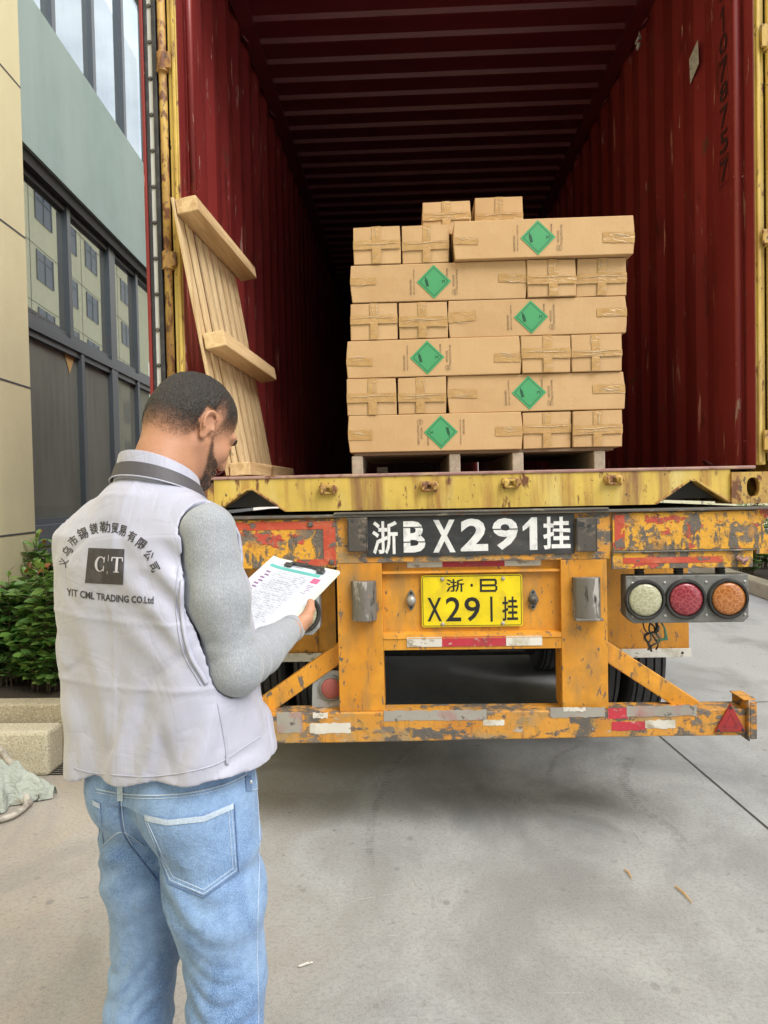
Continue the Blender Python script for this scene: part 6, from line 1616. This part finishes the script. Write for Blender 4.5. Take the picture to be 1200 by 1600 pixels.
for i in range(len(q)-1): mb.tube([hit(q[i][0]+(q[i+1][0]-q[i][0])*t/8, q[i][1]+(q[i+1][1]-q[i][1])*t/8, bvJ, .0008) for t in range(9)], .0020, 6)
mb.build('pocket_edge', 'denimd', bp_)
pk2 = [(144, 1251), (156, 1256), (162, 1322), (157, 1312), (152, 1285)]
bp2 = jgrid('back_pocket', pk2, .003, 'denim'); mb = MB(); drape_grid(mb, ((144, 1250), (156, 1256), (156, 1264), (145, 1258)), 5, 2, bvJ, .0045); mb.build('pocket_hem', 'seamth', bp2)
mb = MB()
drape_line(mb, [(185, 1236), (187, 1270), (192, 1300), (204, 1322), (222, 1345), (245, 1375)], bvJ, .0020, .0012); mb.build('seat_seam', 'denimd', jn_, smooth=True)
mb = MB(); drape_line(mb, [(189, 1236), (191, 1270), (196, 1300), (208, 1322)], bvJ, .0011, .0018); drape_line(mb, [(160, 1322), (190, 1300), (225, 1322)], bvJ, .0012, .001); mb.build('yoke_seam', 'seamth', jn_, smooth=True)
mb = MB(); drape_line(mb, [(398, 1200), (403, 1250), (406, 1320), (404, 1400), (402, 1480), (404, 1560), (404, 1600), (404, 1640)], bvJ, .0009, .001); mb.build('outer_seam', 'seamth', jn_, smooth=True)
mb = MB(); drape_line(mb, [(383, 1195), (386, 1222), (394, 1234), (404, 1232)], bvJ, .0013, .001); mb.build('front_pocket_seam', 'seamth', jn_, smooth=True)
mb = MB()
q = hit(391, 1222, bvJ, .001); mb.lathe(q, Vector(CAM)-q, [(.0045, 0), (.0045, .002), (.002, .003)], 12); mb.build('rivet', 'galv', jn_)
mb = MB()
pts = [(150, 1229), (190, 1236), (240, 1239), (300, 1234), (350, 1222), (385, 1206)]
mb.tube([hit(p.x, p.y, bvJ, .001) for p in cr([Vector((a, b+4, 0)) for a, b in pts], 6)], .0016, 6)
mb.tube([hit(p.x, p.y, bvJ, .001) for p in cr([Vector((a, b+9, 0)) for a, b in pts], 6)], .0008, 6); mb.build('waistband_edge', 'seamth', jn_, smooth=True)
for lx in (182, 384):
    mb = MB(); drape_grid(mb, ((lx, 1212), (lx+9, 1212), (lx+10, 1252 if lx < 300 else 1236), (lx+1, 1252 if lx < 300 else 1236)), 3, 8, bvJ, .004); mb.build('belt_loop', 'denimd' if lx > 300 else 'seamth', jn_)
for s in (-1, 1):
    c = toW(np.array([s*.13, .05, 0]))[0]; mb = MB(); n = 14
    gS = Grid(axis([(-.07, .07, .006)]), axis([(-.12, .22, .006)]), axis([(-.006, .14, .006)]))
    gS.cone((0, -.03, .05), (0, .13, .035), .042, .040, .02); gS.cone((0, -.02, .07), (0, .0, .10), .04, .04, .02)
    gS.G = np.maximum(gS.G, .003-gS.z[None, None, :])
    V_, F_ = gS.mesh(1); obj_from(toW(V_+np.array([s*.13, -.01, 0])), F_, 'shoe', 'shoe', man)

# ================================================================== CLIPBOARD
ct = (TL_+TR_+BR_+BL_)/4
cb = empty('clipboard', tuple(ct), 'white clipboard with printed packing lists held in the hand of the man', 'clipboard')
CW, CLn = .225, .312
def cp(u, v, n): return ct+bu*u+bv*v+bnn*n
def cprism(mb, pts, n0, n1, mat=None):
    k = len(pts); mb.add([cp(a, b, n0) for a, b in pts]+[cp(a, b, n1) for a, b in pts], [tuple(range(k-1, -1, -1)), tuple(range(k, 2*k))]+[(i, (i+1) % k, k+(i+1) % k, k+i) for i in range(k)], mat)
mb = MB(); cprism(mb, [(a, b) for a, b in rrect(-CW/2, CW/2, -CLn/2, CLn/2, .012)], -.003, 0); mb.build('board', 'clipb', cb)
for k in range(3):
    mb = MB(); n, m_ = 10, 14; vs = []; w0 = .105; 
    for j in range(m_+1):
        for i in range(n+1):
            u = -w0-.004*k+(2*w0-.004)*i/n; v = -CLn/2+.004+k*.002+(.296)*j/m_
            lift = .0006+.0005*k+.010*max(0, .35-i/n)**2*(j/m_)*2.5+.012*max(0, (-u-.05)/.06)**2*.5
            vs.append(cp(u, v, lift))
    mb.add(vs, [(j*(n+1)+i, j*(n+1)+i+1, (j+1)*(n+1)+i+1, (j+1)*(n+1)+i) for j in range(m_) for i in range(n)]); sh = mb.build('sheet', 'paper', cb, smooth=True)
def pr(u0, u1, v0, v1, mb):
    n = 8; vs = []
    for j in (0, 1):
        for i in range(n+1):
            u = u0+(u1-u0)*i/n; v = (v0, v1)[j]; fi = (u+w0+.008)/(2*w0-.004); fj = (v+CLn/2-.008)/.296
            vs.append(cp(u, v, .0022+.010*max(0, .35-fi)**2*fj*2.5+.012*max(0, (-u-.05)/.06)**2*.5))
    mb.add(vs, [(i, i+1, n+2+i, n+1+i) for i in range(n)])
rr = random.Random(2)
mb = MB(); pr(-.098, .070, .106, .118, mb); mb.build('teal_header', 'teal2', sh)
mb = MB(); pr(.058, .082, .078, .100, mb); mb.build('pink_box', 'pinkink', sh)
mb = MB()
for k in range(26): pr(-.070, .045 if k < 14 else .03, .098-.0085*k, .0986-.0085*k, mb)
for k in range(9): 
    u = -.070+.0144*k; pr(u, u+.0006, -.115, .098, mb)
for k in range(30):
    for c_ in range(8):
        if rr.random() < .6: u = -.066+.0144*c_; pr(u, u+rr.uniform(.004, .010), .0915-.0085*k, .0935-.0085*k, mb) if k < 25 else None
for k in range(4): pr(-.098+.02*k, -.09+.03*k, .126+.001*k, .1275+.001*k, mb)
mb.build('table_lines', 'gridink', sh)
mb = MB()
for k in range(9): u = -.092+.004*(k % 2); pr(u, u+.014, .080-.014*k, .087-.014*k, mb)
for k in range(6): pr(.058+rr.uniform(0, .01), .070+rr.uniform(0, .015), .066-.007*k, .068-.007*k, mb)
mb.build('stamp_marks', 'purpink', sh)
mb = MB()
w_ = [(-.045, .128), (-.036, .138), (-.015, .134), (.02, .142), (.05, .134), (.06, .128)]
mb.tube([cp(a, b, .009) for a, b in w_], .0016, 8); mb.build('clip_wire', 'chrome', cb, smooth=True)
for s in (-1, 1):
    mb = MB(); cprism(mb, [(.008+s*.055-.012, .122), (.008+s*.055+.012, .122), (.008+s*.055+.012, .136), (.008+s*.055-.012, .136)], .003, .010); mb.build('clip_jaw', 'chrome', cb, bevel=.002)
mb = MB(); cprism(mb, [(-.052, .136), (.068, .136), (.062, .150), (-.046, .150)], .0005, .006); mb.build('clip_bar', 'chrome', cb, bevel=.002)
